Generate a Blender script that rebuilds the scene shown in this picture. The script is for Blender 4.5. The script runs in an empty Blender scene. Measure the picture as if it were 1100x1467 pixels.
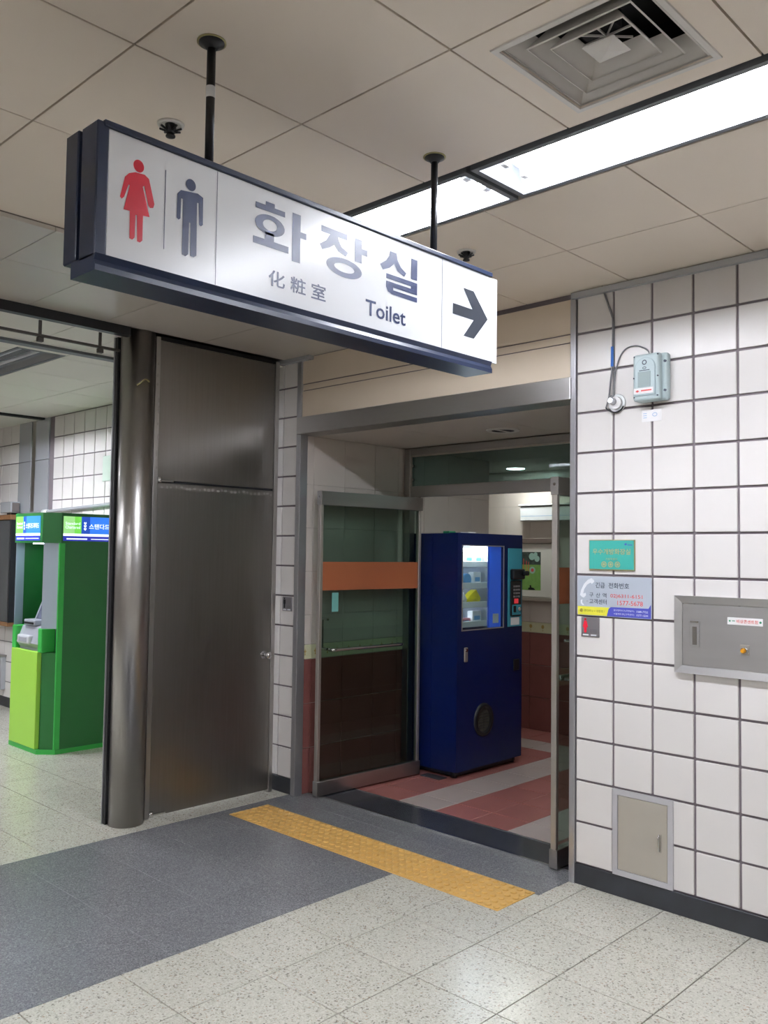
import bpy, bmesh, math, random
from mathutils import Vector, Matrix
random.seed(7)
S = bpy.context.scene
COL = S.collection

# ------------------------------------------------------------------ camera
cam_d = bpy.data.cameras.new('camera')
cam_d.sensor_fit = 'HORIZONTAL'; cam_d.sensor_width = 36.0
cam_d.lens = 1252.88 / 1100.0 * 36.0
cam_d.clip_start = 0.05; cam_d.clip_end = 100
cam = bpy.data.objects.new('camera', cam_d); COL.objects.link(cam)
_r = Vector((0.72180252, 0.69197012, 0.01335945)); _u = Vector((0.02297386, -0.04324755, 0.99880021)); _w = Vector((-0.69171766, 0.72062959, 0.04711341))
cam.matrix_world = Matrix(((_r.x, _u.x, -_w.x, 2.30233), (_r.y, _u.y, -_w.y, -3.79706), (_r.z, _u.z, -_w.z, 1.59188), (0, 0, 0, 1)))
S.camera = cam

# ------------------------------------------------------------------ world, exposure, lamp strengths
world = bpy.data.worlds.new('world'); S.world = world; world.use_nodes = True
world.node_tree.nodes['Background'].inputs[0].default_value = (1, 1, 1, 1)
world.node_tree.nodes['Background'].inputs[1].default_value = 0.02
S.view_settings.view_transform = 'Standard'; S.view_settings.look = 'None'
S.view_settings.exposure = 0.70; S.view_settings.gamma = 1.0; S.view_settings.use_curve_mapping = False
TUBE = 62.0          # fluorescent tubes over the entrance
REAR_FILL = 110.0         # tubes of an unseen row added behind the viewer for frontal fill
HALL = 95.0          # fluorescent tubes of the hall with the cash machine
DOWN = 58.0          # round downlights in the washroom

# ------------------------------------------------------------------ materials
def lin(c):
    if isinstance(c, str):
        c = tuple(int(c[i:i+2], 16) for i in (0, 2, 4))
    return tuple(((v/255)/12.92 if v/255 <= .04045 else ((v/255+.055)/1.055)**2.4) for v in c) + (1,)
MATS = {}
def mat(name, col, rough=.5, metal=0., var=0., vscale=6., spec=.5, emit=0., emit_col=None, bump=0., bscale=80., objvar=0., stretch=None, rvar=0., coat=0.):
    """plain surface with optional mottling (var), per-piece variation (objvar) and fine relief (bump)"""
    if name in MATS: return MATS[name]
    m = bpy.data.materials.new(name); m.use_nodes = True; MATS[name] = m
    nt = m.node_tree; b = nt.nodes['Principled BSDF']; L = nt.links.new
    b.inputs['Base Color'].default_value = lin(col); b.inputs['Roughness'].default_value = rough
    b.inputs['Metallic'].default_value = metal; b.inputs['Specular IOR Level'].default_value = spec
    b.inputs['Coat Weight'].default_value = coat
    if emit:
        b.inputs['Emission Color'].default_value = lin(emit_col or col); b.inputs['Emission Strength'].default_value = emit
    pos = None
    if var or bump or rvar:
        g = nt.nodes.new('ShaderNodeNewGeometry'); pos = g.outputs['Position']
        if stretch:
            mp = nt.nodes.new('ShaderNodeMapping'); mp.inputs['Scale'].default_value = stretch; L(pos, mp.inputs[0]); pos = mp.outputs[0]
    src = None
    if var:
        n = nt.nodes.new('ShaderNodeTexNoise'); n.inputs['Scale'].default_value = vscale; n.inputs['Detail'].default_value = 5; L(pos, n.inputs['Vector'])
        mr = nt.nodes.new('ShaderNodeMapRange'); mr.inputs[1].default_value = .25; mr.inputs[2].default_value = .75; mr.inputs[3].default_value = 1-var; mr.inputs[4].default_value = 1+var
        L(n.outputs['Fac'], mr.inputs[0]); src = mr.outputs[0]
        if rvar:
            m2 = nt.nodes.new('ShaderNodeMapRange'); m2.inputs[1].default_value = .25; m2.inputs[2].default_value = .75; m2.inputs[3].default_value = max(0.02, rough-rvar); m2.inputs[4].default_value = rough+rvar
            L(n.outputs['Fac'], m2.inputs[0]); L(m2.outputs[0], b.inputs['Roughness'])
    if objvar:
        oi = nt.nodes.new('ShaderNodeObjectInfo')
        m3 = nt.nodes.new('ShaderNodeMapRange'); m3.inputs[3].default_value = 1-objvar; m3.inputs[4].default_value = 1+objvar; L(oi.outputs['Random'], m3.inputs[0])
        if src:
            mu = nt.nodes.new('ShaderNodeMath'); mu.operation = 'MULTIPLY'; L(src, mu.inputs[0]); L(m3.outputs[0], mu.inputs[1]); src = mu.outputs[0]
        else: src = m3.outputs[0]
    if src:
        vm = nt.nodes.new('ShaderNodeVectorMath'); vm.operation = 'SCALE'; vm.inputs[0].default_value = lin(col)[:3]; L(src, vm.inputs['Scale']); L(vm.outputs[0], b.inputs['Base Color'])
    if bump:
        n2 = nt.nodes.new('ShaderNodeTexNoise'); n2.inputs['Scale'].default_value = bscale; L(pos, n2.inputs['Vector'])
        bp = nt.nodes.new('ShaderNodeBump'); bp.inputs['Strength'].default_value = bump; bp.inputs['Distance'].default_value = .002; L(n2.outputs['Fac'], bp.inputs['Height']); L(bp.outputs[0], b.inputs['Normal'])
    return m

def speckled(name, base, chips, scale, rough, fine=None, var=.06, coat=0.):
    """terrazzo / granite: Voronoi chips, each cell picks its own colour"""
    m = bpy.data.materials.new(name); m.use_nodes = True; MATS[name] = m
    nt = m.node_tree; b = nt.nodes['Principled BSDF']; L = nt.links.new
    b.inputs['Roughness'].default_value = rough; b.inputs['Coat Weight'].default_value = coat; b.inputs['Coat Roughness'].default_value = .12
    g = nt.nodes.new('ShaderNodeNewGeometry')
    def layer(scale, stops):
        v = nt.nodes.new('ShaderNodeTexVoronoi'); v.inputs['Scale'].default_value = scale; L(g.outputs['Position'], v.inputs['Vector'])
        sep = nt.nodes.new('ShaderNodeSeparateColor'); L(v.outputs['Color'], sep.inputs[0])
        r = nt.nodes.new('ShaderNodeValToRGB'); r.color_ramp.interpolation = 'CONSTANT'
        el = r.color_ramp.elements
        el[0].position = 0; el[0].color = lin(stops[0][1]); el[1].position = stops[1][0]; el[1].color = lin(stops[1][1])
        for p_, c_ in stops[2:]:
            e = el.new(p_); e.color = lin(c_)
        L(sep.outputs[0], r.inputs[0])
        return r.outputs[0], sep.outputs[1], v.outputs['Distance']
    c1, k1, d1 = layer(scale, [(0, base)] + chips)
    if fine:
        c2, k2, d2 = layer(fine[0], [(0, base)] + fine[1])
        mx = nt.nodes.new('ShaderNodeMix'); mx.data_type = 'RGBA'; mx.inputs[0].default_value = .38; L(c1, mx.inputs[6]); L(c2, mx.inputs[7]); c1 = mx.outputs[2]
    n = nt.nodes.new('ShaderNodeTexNoise'); n.inputs['Scale'].default_value = 2.2; n.inputs['Detail'].default_value = 6; L(g.outputs['Position'], n.inputs['Vector'])
    oi = nt.nodes.new('ShaderNodeObjectInfo')
    ad = nt.nodes.new('ShaderNodeMath'); ad.operation = 'MULTIPLY_ADD'; ad.inputs[1].default_value = .25; L(oi.outputs['Random'], ad.inputs[0]); L(n.outputs['Fac'], ad.inputs[2])
    mr = nt.nodes.new('ShaderNodeMapRange'); mr.inputs[1].default_value = .35; mr.inputs[2].default_value = .95; mr.inputs[3].default_value = 1-var; mr.inputs[4].default_value = 1+var; L(ad.outputs[0], mr.inputs[0])
    sc = nt.nodes.new('ShaderNodeVectorMath'); sc.operation = 'SCALE'; L(c1, sc.inputs[0]); L(mr.outputs[0], sc.inputs['Scale']); L(sc.outputs[0], b.inputs['Base Color'])
    return m

def glassy(name, tint, refl=.05, rough=.01):
    m = bpy.data.materials.new(name); m.use_nodes = True; MATS[name] = m
    nt = m.node_tree; nt.nodes.remove(nt.nodes['Principled BSDF']); L = nt.links.new
    t = nt.nodes.new('ShaderNodeBsdfTransparent'); t.inputs[0].default_value = lin(tint)
    gl = nt.nodes.new('ShaderNodeBsdfGlossy'); gl.inputs['Roughness'].default_value = rough
    lw = nt.nodes.new('ShaderNodeLayerWeight'); lw.inputs[0].default_value = .5
    pw = nt.nodes.new('ShaderNodeMath'); pw.operation = 'POWER'; pw.inputs[1].default_value = 4.; L(lw.outputs['Facing'], pw.inputs[0])
    mu = nt.nodes.new('ShaderNodeMath'); mu.operation = 'MULTIPLY_ADD'; mu.inputs[1].default_value = .6; mu.inputs[2].default_value = refl; L(pw.outputs[0], mu.inputs[0])
    mx = nt.nodes.new('ShaderNodeMixShader'); L(mu.outputs[0], mx.inputs[0]); L(t.outputs[0], mx.inputs[1]); L(gl.outputs[0], mx.inputs[2]); L(mx.outputs[0], nt.nodes['Material Output'].inputs[0])
    return m

M = {}
M['ceil'] = mat('ceiling_board', 'e8dccd', .55, var=.03, vscale=1.5, objvar=.015, bump=.15, bscale=300)
M['ceil_gap'] = mat('ceiling_shadow_gap', '6f675f', .8)
M['soffit'] = mat('enamelled_ceiling_sheet', 'c6bfb5', .3, var=.03, vscale=2.)
M['hallceil'] = mat('hall_ceiling_board', 'e2dfd4', .5, var=.03, vscale=1.5, objvar=.015)
M['tile'] = mat('cream_wall_tile', 'deDAd7', .26, var=.015, vscale=3., objvar=.018)
M['grout'] = mat('dark_wall_joint', '786f74', .8)
M['base'] = mat('black_granite_skirting', '2b2d32', .38, var=.35, vscale=7.)
M['terrazzo'] = speckled('cream_terrazzo', 'c2c0b3', [(.55, 'cfcdc2'), (.74, 'b3b0a3'), (.88, '8f897e'), (.94, '9d8571'), (.962, '675f57'), (.985, '4c4844')], 150, .22, (300, [(.5, 'cbc9bd'), (.72, 'b0ad9f'), (.9, '8b867c')]), var=.05)
M['granite'] = speckled('grey_granite', '707173', [(.35, '818284'), (.6, '616264'), (.8, '969798'), (.93, '4e4f51')], 210, .25, (420, [(.4, '7c7d7f'), (.75, '5e5f61')]), var=.09)
M['floor_joint'] = mat('floor_joint', '6f685f', .8)
M['tactile'] = mat('yellow_tactile_rubber', 'ccA25a', .5, var=.05, vscale=8., objvar=.02)
M['steel'] = mat('brushed_steel', 'b2afac', .34, 1., var=.025, vscale=3., stretch=(25, 25, 1.2), rvar=.02)
M['steel_h'] = mat('brushed_steel_horizontal', 'b6b4b2', .33, 1., var=.02, vscale=2., stretch=(1.2, 1.2, 25), rvar=.02)
M['cab_steel'] = mat('cabinet_steel', 'bbbaba', .4, .9, var=.03, vscale=2., stretch=(1, 1, 12))
M['trim_steel'] = mat('trim_steel', 'b4b4b8', .32, .75)
M['steel_dull'] = mat('dull_steel_sheet', '938f8b', .36, 1., var=.06, vscale=2.5, stretch=(30, 30, 1), rvar=.06)
M['chrome'] = mat('polished_steel', 'd8d8d8', .12, 1.)
M['alu'] = mat('aluminium_edge', 'c2bdb5', .38, .85)
M['dark_steel'] = mat('dark_polished_sill', '50535b', .2, .5, var=.12, vscale=5., stretch=(1.5, 12, 1))
M['black'] = mat('black_paint', '17181c', .4)
M['navy'] = mat('navy_enamel', '1c2740', .32)
M['white_face'] = mat('white_acrylic', 'e6e8ea', .22)
M['ink'] = mat('navy_lettering', '1d2c55', .34)
M['ink_grey'] = mat('charcoal_arrow', '33373f', .3)
M['red'] = mat('red_pictogram', 'c81e33', .3)
M['glass'] = glassy('green_tinted_glass', 'cddad4', .035)
M['glass_clear'] = glassy('clear_pane', 'e8f0f0', .04)
M['glass_dark'] = glassy('tinted_transom_glass', 'b4c6c3', .04)
M['glass_edge'] = mat('glass_edge_teal', '3f8f88', .2)
M['brown'] = mat('brown_window_film', '9c5a38', .4, var=.03)
M['film'] = mat('pale_teal_sticker', '74b3ab', .4)
M['beige'] = mat('beige_wall_tile', 'cfc6be', .3, var=.03, vscale=4., objvar=.02)
M['beige_gap'] = mat('beige_joint', '8d827b', .8)
M['maroon'] = mat('maroon_wall_tile', '7d4b46', .35, var=.06, vscale=9., objvar=.05)
M['white_gap'] = mat('pale_joint', 'b8aea6', .8)
M['border'] = mat('cream_border_tile', 'd3d3b0', .35, var=.05, vscale=15.)
M['border_fig'] = mat('border_ornament', 'b39a58', .4)
M['redfloor'] = mat('red_floor_tile', '9e655f', .3, var=.06, vscale=7., objvar=.05)
M['greyfloor'] = mat('pale_floor_tile', 'b9aca6', .3, var=.04, vscale=7., objvar=.03)
M['peach'] = mat('peach_panel', 'dccdb9', .5, var=.02)
M['restceil'] = mat('washroom_ceiling', 'c4bcb2', .6, var=.03, vscale=2)
M['vm_blue'] = mat('blue_machine_paint', '07184a', .34, spec=.35, var=.04, vscale=4)
M['vm_panel'] = mat('royal_blue_insert', '2f5fd8', .3, emit=.25, emit_col='2f5fd8')
M['vm_teal'] = mat('teal_control_panel', '3f9bb0', .4)
M['vm_dark'] = mat('dark_plastic', '101318', .4)
M['grey_in'] = mat('machine_interior', '9aa0ac', .5)
M['white_pl'] = mat('white_plastic', 'e4e6e8', .4)
M['paper'] = mat('white_label', 'eceaea', .6)
M['yellow'] = mat('yellow_wrapper', 'e3d21e', .35)
M['pink'] = mat('pink_wrapper', 'd98d99', .35)
M['sky'] = mat('light_blue_wrapper', '6fa6d8', .35)
M['green_w'] = mat('green_print', '2f8a62', .4)
M['tube'] = mat('fluorescent_tube', 'f4f8ff', .5, emit=TUBE, emit_col='f3f6ff')
M['tube_hall'] = mat('hall_fluorescent_tube', 'f4f8ff', .5, emit=HALL, emit_col='f6f8ff')
M['tube_hall_fill'] = mat('hall_wall_fill_tube', 'f4f8ff', .5, emit=HALL*1.9, emit_col='f2f5ff')  # stronger tube of the added lamp that lifts the hall wall
M['tube_rear_fill'] = mat('rear_fill_tube', 'f4f8ff', .5, emit=REAR_FILL, emit_col='f6f8ff')  # tube of the added fill row behind the viewer
M['tube_off'] = mat('unlit_tube', 'c9cdd2', .3)
M['down'] = mat('downlight_lens', 'f4f8ff', .5, emit=DOWN, emit_col='f3faf6')
M['reflector'] = mat('white_reflector', 'eef0f2', .35)
M['reflector_off'] = mat('mirror_reflector', 'b9bec4', .22, .8)
M['lampframe'] = mat('grey_lamp_frame', '6c7075', .5)
M['rail_dark'] = mat('dark_brown_rail', '4a443f', .5)
M['duct'] = mat('duct_dark', '1d1d20', .8)
M['vent'] = mat('vent_enamel', 'dad6d0', .5)
M['plaque'] = mat('steel_plaque', '9a979b', .35, .7)
M['teal_sign'] = mat('teal_plaque', '3fa79b', .35)
M['gold'] = mat('gold_lettering', 'bdb07a', .4, .2)
M['brass'] = mat('brass_edge', 'a99f74', .35, .6)
M['greysign'] = mat('grey_sign_face', 'b3bbc6', .4)
M['text_dark'] = mat('dark_lettering', '3a4150', .5)
M['text_red'] = mat('red_lettering', 'd6534f', .5)
M['sign_yellow'] = mat('yellow_field', 'e6e04a', .4)
M['sign_blue'] = mat('violet_blue_field', '4a4fae', .4)
M['white_ink'] = mat('white_ink', 'e6e9ee', .5)
M['device'] = mat('grey_green_plastic', 'b4c4c6', .4)
M['device_in'] = mat('device_window', '8f9e9f', .35)
M['cable'] = mat('grey_cable', '77777a', .5)
M['blue_tag'] = mat('blue_tag', '3f74c9', .4)
M['amber'] = mat('amber_lens', 'e09a20', .2)
M['access'] = mat('champagne_steel', 'bab4a9', .4, .4, var=.03, vscale=4.)
M['access_fr'] = mat('steel_frame', 'c6c5c9', .35, .4)
M['atm_dark'] = mat('dark_green_laminate', '1f6a2e', .45)
M['atm_green'] = mat('bright_green_laminate', '38b04a', .4)
M['atm_lime'] = mat('lime_panel', 'a3d84f', .35)
M['atm_grey'] = mat('silver_plastic', 'a9abb5', .35, .2)
M['atm_glass'] = mat('frosted_side_glass', 'b8c4d2', .3)
M['sc_green'] = mat('lit_sign_green', '6fce4a', .5, emit=.55, emit_col='6fce4a')
M['sc_pale'] = mat('lit_sign_pale_green', '9edb8a', .5, emit=.5, emit_col='9edb8a')
M['sc_navy'] = mat('lit_sign_navy', '1b49b0', .5, emit=.55, emit_col='1b49b0')
M['sc_blue'] = mat('lit_sign_blue', '2f78e6', .5, emit=.55, emit_col='2f78e6')
M['sc_white'] = mat('lit_sign_white', 'e6f0fa', .5, emit=.75, emit_col='e6f0fa')
M['sc_violet'] = mat('lit_sign_violet', '2a32a8', .5, emit=.5, emit_col='2a32a8')
M['wood'] = mat('brown_wood', '7f5a3a', .5, var=.1, vscale=6., stretch=(1, 1, 8))
M['greyglass'] = mat('dark_display_front', '4a4d4e', .2)
M['cladding'] = mat('grey_metal_cladding', 'c0c3c8', .25, .4)
M['plaster'] = mat('plaster_wall', 'b3aca2', .7, var=.03, vscale=1.)  # even beige plaster of the station's outer walls
M['poster_paper'] = mat('notice_paper', 'dedbd3', .5)
M['poster_green'] = mat('print_green', '7fae5a', .5, var=.12, vscale=25)
M['poster_dark'] = mat('print_dark_foliage', '3d4a44', .5, var=.5, vscale=40)
M['poster_pale'] = mat('print_pale_mint', '9fc4b8', .5)
M['screen_red'] = mat('red_display', 'c23038', .4, emit=.4, emit_col='c23038')
M['mat_dark'] = mat('dark_floor_plate', '3a3c42', .5)

# ------------------------------------------------------------------ mesh helpers
WORG = {}
def box(bm, x0, x1, y0, y1, z0, z1, bev=0., seg=1):
    x0, x1 = sorted((x0, x1)); y0, y1 = sorted((y0, y1)); z0, z1 = sorted((z0, z1))
    n0 = set(bm.verts)
    r = bmesh.ops.create_cube(bm, size=1)
    for v in r['verts']:
        v.co = Vector(((x0+x1)/2 + v.co.x*(x1-x0), (y0+y1)/2 + v.co.y*(y1-y0), (z0+z1)/2 + v.co.z*(z1-z0)))
    if bev:
        ed = {e for v in r['verts'] for e in v.link_edges}
        bmesh.ops.bevel(bm, geom=list(ed), offset=bev, segments=seg, affect='EDGES', profile=.5)
    return bm
def nbox(*a, **k):
    return box(bmesh.new(), *a, **k)
def prism(bm, pts, axis, a0, a1):
    """extrude a 2-D outline along an axis; pts are the two other coordinates in x,y,z order"""
    def P(p, t):
        return {'x': (t, p[0], p[1]), 'y': (p[0], t, p[1]), 'z': (p[0], p[1], t)}[axis]
    A = [bm.verts.new(P(p, a0)) for p in pts]; B = [bm.verts.new(P(p, a1)) for p in pts]
    n = len(pts)
    f = [bm.faces.new(A), bm.faces.new(B[::-1])] + [bm.faces.new((A[i], B[i], B[(i+1) % n], A[(i+1) % n])) for i in range(n)]
    bmesh.ops.recalc_face_normals(bm, faces=f)
    return bm
def cyl(bm, c0, c1, r0, r1=None, n=20, cap=True):
    r1 = r0 if r1 is None else r1
    c0, c1 = Vector(c0), Vector(c1); d = (c1-c0).normalized()
    a = d.orthogonal().normalized(); b_ = d.cross(a)
    A, B = [], []
    for i in range(n):
        t = 2*math.pi*i/n; o = a*math.cos(t)+b_*math.sin(t)
        A.append(bm.verts.new(c0+o*r0)); B.append(bm.verts.new(c1+o*r1))
    fs = [bm.faces.new((A[i], A[(i+1) % n], B[(i+1) % n], B[i])) for i in range(n)]
    for f in fs: f.smooth = True
    if cap:
        bm.faces.new(A[::-1]); bm.faces.new(B)
    return bm
def smooth_path(pts, k=6):
    P = [Vector(p) for p in pts]; out = []
    for i in range(len(P)-1):
        p0 = P[max(i-1, 0)]; p1 = P[i]; p2 = P[i+1]; p3 = P[min(i+2, len(P)-1)]
        for j in range(k):
            t = j/k
            out.append(.5*((2*p1)+(p2-p0)*t+(2*p0-5*p1+4*p2-p3)*t*t+(3*p1-p0-3*p2+p3)*t**3))
    out.append(P[-1]); return out
def tube(bm, pts, r, n=10):
    P = [Vector(p) for p in pts]; rings = []
    a = None
    for i, p in enumerate(P):
        d = (P[min(i+1, len(P)-1)]-P[max(i-1, 0)]).normalized()
        a = d.orthogonal().normalized() if a is None else (a-d*a.dot(d)).normalized()
        b_ = d.cross(a)
        rings.append([bm.verts.new(p+(a*math.cos(2*math.pi*k/n)+b_*math.sin(2*math.pi*k/n))*r) for k in range(n)])
    for A, B in zip(rings, rings[1:]):
        for k in range(n):
            f = bm.faces.new((A[k], A[(k+1) % n], B[(k+1) % n], B[k])); f.smooth = True
    bm.faces.new(rings[0][::-1]); bm.faces.new(rings[-1])
    return bm
def lathe(bm, c, prof, n=24):
    """profile of (radius, z) turned about a vertical axis through c"""
    rings = []
    for r, z in prof:
        rings.append([bm.verts.new((c[0]+r*math.cos(2*math.pi*k/n), c[1]+r*math.sin(2*math.pi*k/n), c[2]+z)) for k in range(n)])
    fs = []
    for A, B in zip(rings, rings[1:]):
        for k in range(n):
            f = bm.faces.new((A[k], A[(k+1) % n], B[(k+1) % n], B[k])); f.smooth = True; fs.append(f)
    fs.append(bm.faces.new(rings[0][::-1])); fs.append(bm.faces.new(rings[-1]))
    bmesh.ops.recalc_face_normals(bm, faces=fs)
    return bm
def empty(name, loc, label=None, cat=None, group=None):
    o = bpy.data.objects.new(name, None); o.empty_display_size = .1; COL.objects.link(o); o.location = loc
    WORG[o] = Vector(loc)
    tag(o, label, cat, group); return o
def tag(o, label=None, cat=None, group=None, kind=None):
    if label: o['label'] = label
    if cat: o['category'] = cat
    if group: o['group'] = group
    if kind: o['kind'] = kind
    return o
def obj(name, bm, m, parent=None, label=None, cat=None, group=None, kind=None, at_zero=False):
    me = bpy.data.meshes.new(name)
    co = [v.co for v in bm.verts]
    lo = Vector((min(c[i] for c in co) for i in range(3))); hi = Vector((max(c[i] for c in co) for i in range(3)))
    org = Vector((0, 0, 0)) if at_zero else Vector(((lo.x+hi.x)/2, (lo.y+hi.y)/2, lo.z))
    bmesh.ops.translate(bm, verts=bm.verts, vec=-org)
    bm.to_mesh(me); bm.free()
    me.materials.append(M[m] if isinstance(m, str) else m)
    o = bpy.data.objects.new(name, me); COL.objects.link(o)
    WORG[o] = org
    if parent is not None:
        o.parent = parent; o.location = org - WORG[parent]
    else: o.location = org
    return tag(o, label, cat, group, kind)
def struct(name, bm, m, label=None, cat=None):
    return obj(name, bm, m, None, label, cat, None, 'structure', at_zero=True)
PIECE = {}
def piece(name, parent, x0, x1, y0, y1, z0, z1, m, bev=.0015):
    """one tile / panel: alike pieces share their mesh"""
    key = (round(x1-x0, 4), round(y1-y0, 4), round(z1-z0, 4), m, bev)
    me = PIECE.get(key)
    if me is None:
        bm = nbox(-(x1-x0)/2, (x1-x0)/2, -(y1-y0)/2, (y1-y0)/2, -(z1-z0)/2, (z1-z0)/2, bev=bev)
        me = bpy.data.meshes.new(name); bm.to_mesh(me); bm.free(); me.materials.append(M[m]); PIECE[key] = me
    o = bpy.data.objects.new(name, me); COL.objects.link(o); o.parent = parent
    c = Vector(((x0+x1)/2, (y0+y1)/2, (z0+z1)/2)); WORG[o] = c; o.location = c - WORG[parent]
    return o
def tiles(name, parent, us, vs, plane, d0, d1, m, gap, bev=.0015, skip=None):
    """grid of pieces; plane 'y': u=x v=z, 'x': u=y v=z, 'z': u=x v=y; d0..d1 is the depth range"""
    h = gap/2
    for a, b in zip(us, us[1:]):
        for c, d in zip(vs, vs[1:]):
            if skip and skip((a+b)/2, (c+d)/2): continue
            mm = m((a+b)/2, (c+d)/2) if callable(m) else m
            if plane == 'y': piece(name, parent, a+h, b-h, d0, d1, c+h, d-h, mm, bev)
            elif plane == 'x': piece(name, parent, d0, d1, a+h, b-h, c+h, d-h, mm, bev)
            else: piece(name, parent, a+h, b-h, c+h, d-h, d0, d1, mm, bev)
def rng(a, b, s):
    n = round((b-a)/s); return [a+(b-a)*i/n for i in range(n+1)]

# flat print: u,v on a surface -> world
class Face:
    def __init__(s, o, u, v):
        s.o = Vector(o); s.u = Vector(u); s.v = Vector(v); s.n = s.u.cross(s.v)
    def p(s, u, v, d=.0008): return s.o+s.u*u+s.v*v+s.n*d
def flat(bm, F, pts, d=.0008):
    f = bm.faces.new([bm.verts.new(F.p(u, v, d)) for u, v in pts])
    if f.normal.dot(F.n) < 0: pass
    f.normal_update()
    if f.normal.dot(F.n) < 0: f.normal_flip()
    bmesh.ops.triangulate(bm, faces=[f]); return bm
def rect(bm, F, u0, u1, v0, v1, d=.0008): return flat(bm, F, [(u0, v0), (u1, v0), (u1, v1), (u0, v1)], d)
def disc(bm, F, u, v, ru, rv=None, d=.0008, n=24):
    rv = rv or ru
    return flat(bm, F, [(u+ru*math.cos(2*math.pi*i/n), v+rv*math.sin(2*math.pi*i/n)) for i in range(n)], d)
def ring(bm, F, u, v, ru, rv, iu, iv, d=.0008, n=40):
    A = [bm.verts.new(F.p(u+ru*math.cos(2*math.pi*i/n), v+rv*math.sin(2*math.pi*i/n), d)) for i in range(n)]
    B = [bm.verts.new(F.p(u+iu*math.cos(2*math.pi*i/n), v+iv*math.sin(2*math.pi*i/n), d)) for i in range(n)]
    for i in range(n): bm.faces.new((A[i], A[(i+1) % n], B[(i+1) % n], B[i]))
    return bm
def text(bm, F, body, u0, u1, v0, v1, bold=0., d=.0008, keep=False, align='c'):
    """lettering fitted into a rectangle of a face"""
    c = bpy.data.curves.new('t', 'FONT'); c.body = body; c.offset = bold; c.resolution_u = 3; c.fill_mode = 'FRONT'
    o = bpy.data.objects.new('t', c); COL.objects.link(o)
    dg = bpy.context.evaluated_depsgraph_get(); me = bpy.data.meshes.new_from_object(o.evaluated_get(dg))
    bpy.data.objects.remove(o); bpy.data.curves.remove(c)
    vs = [v.co for v in me.vertices]
    if not vs: return bm
    a0 = min(v.x for v in vs); a1 = max(v.x for v in vs); b0 = min(v.y for v in vs); b1 = max(v.y for v in vs)
    su = (u1-u0)/(a1-a0); sv = (v1-v0)/(b1-b0)
    V = [bm.verts.new(F.p(u0+(v.x-a0)*su, v0+(v.y-b0)*sv, d)) for v in vs]
    for p in me.polygons:
        try: bm.faces.new([V[i] for i in p.vertices])
        except ValueError: pass
    bpy.data.meshes.remove(me)
    return bm
B = bmesh.new

# ================================================================== SETTING
ZC = 2.91
# ---- floor: terrazzo with a grey granite strip, red and pale tiles in the washroom
floor = struct('floor', nbox(-9, 5.5, -7.2, 3.2, -.12, -.006), 'floor_joint')
T = .388
ux = [-.72+T*i for i in range(0, 9)]
vy = [-.877+T*i for i in range(-7, 2)] + [-.101, 0.0]
tiles('terrazzo_tile', floor, ux, [v for v in vy], 'z', -.02, 0., 'terrazzo', .0045, .0008,
      skip=lambda x, y: (x < -.05 and y > -.26) or (x > -.72 and x < -.05 and y > -.56 and y < -.25 and False))
# grey granite strip crossing the hall and the landing before the doors
gx = [-2.17, -1.808, -1.446, -1.083, -.72]
tiles('granite_slab', floor, gx, [-.265+T*i for i in range(-8, 1)], 'z', -.02, 0., 'granite', .0008, .0004)
tiles('granite_slab', floor, gx + [-.39, -.05], [-.265, -.08, .105], 'z', -.02, .0002, 'granite', .0008, .0004)
piece('terrazzo_tile', floor, -.048, .0535, -.099, -.002, -.02, 0., 'terrazzo', .0008)
# hall tiles beyond the strip
hx = [-2.17-T*i for i in range(0, 15)][::-1]
tiles('terrazzo_tile', floor, hx, [-.877+T*i for i in range(-5, 3)] + [0.0], 'z', -.02, 0., 'terrazzo', .0045, .0008)
# washroom floor
def rest(x, y):
    if 2.32 < y < 2.62: return 'greyfloor'
    if y > 2.62: return 'redfloor'
    return 'greyfloor' if (-1.575 < x < -1.27 or -.72 < x < -.41) else 'redfloor'
rx = [-3.6, -3.3, -3.0, -2.7, -2.4, -2.11, -1.875, -1.575, -1.27, -.995, -.72, -.41, -.03]
floor2 = struct('floor_washroom', nbox(-3.7, -.03, .389, 3.05, -.1, -.0025), 'white_gap')
tiles('washroom_tile', floor2, rx, [.39, .64, .94, 1.24, 1.54, 1.84, 2.08, 2.32, 2.62, 3.0], 'z', -.02, 0., rest, .006, .0008,
      skip=lambda x, y: x < -2.11 and y < 2.06)
sill = obj('door_sill', nbox(-2.1, -.04, .107, .388, -.02, .006, bev=.002), 'dark_steel', floor)
obj('sill_edge', nbox(-2.1, -.04, .097, .107, -.02, .008), 'chrome', floor)
obj('sill_edge', nbox(-2.1, -.04, .383, .389, -.02, .009), 'chrome', floor)

# ---- tactile paving
tp = empty('tactile_strip', (-1.07, -.41, 0), 'yellow raised-dot tactile paving strip laid before the glass doors', 'tactile paving')
xs = [-2.075+2.0*i/7 for i in range(8)]
tb = nbox(-1/7+.0006, 1/7-.0006, -.1495, .1495, 0, .004, bev=.001)
for i in range(6):
    for j in range(6):
        cx = (i-2.5)*.0475; cy = (j-2.5)*.0495
        lathe(tb, (cx, cy, .004), [(.0165, 0), (.0145, .0042), (.009, .006)], 10)
tme = bpy.data.meshes.new('tactile_block'); tb.to_mesh(tme); tb.free(); tme.materials.append(M['tactile'])
for i in range(7):
    o = bpy.data.objects.new('tactile_block', tme); COL.objects.link(o); o.parent = tp
    o.location = Vector(((xs[i]+xs[i+1])/2, -.405, .0003))-WORG[tp]

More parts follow.
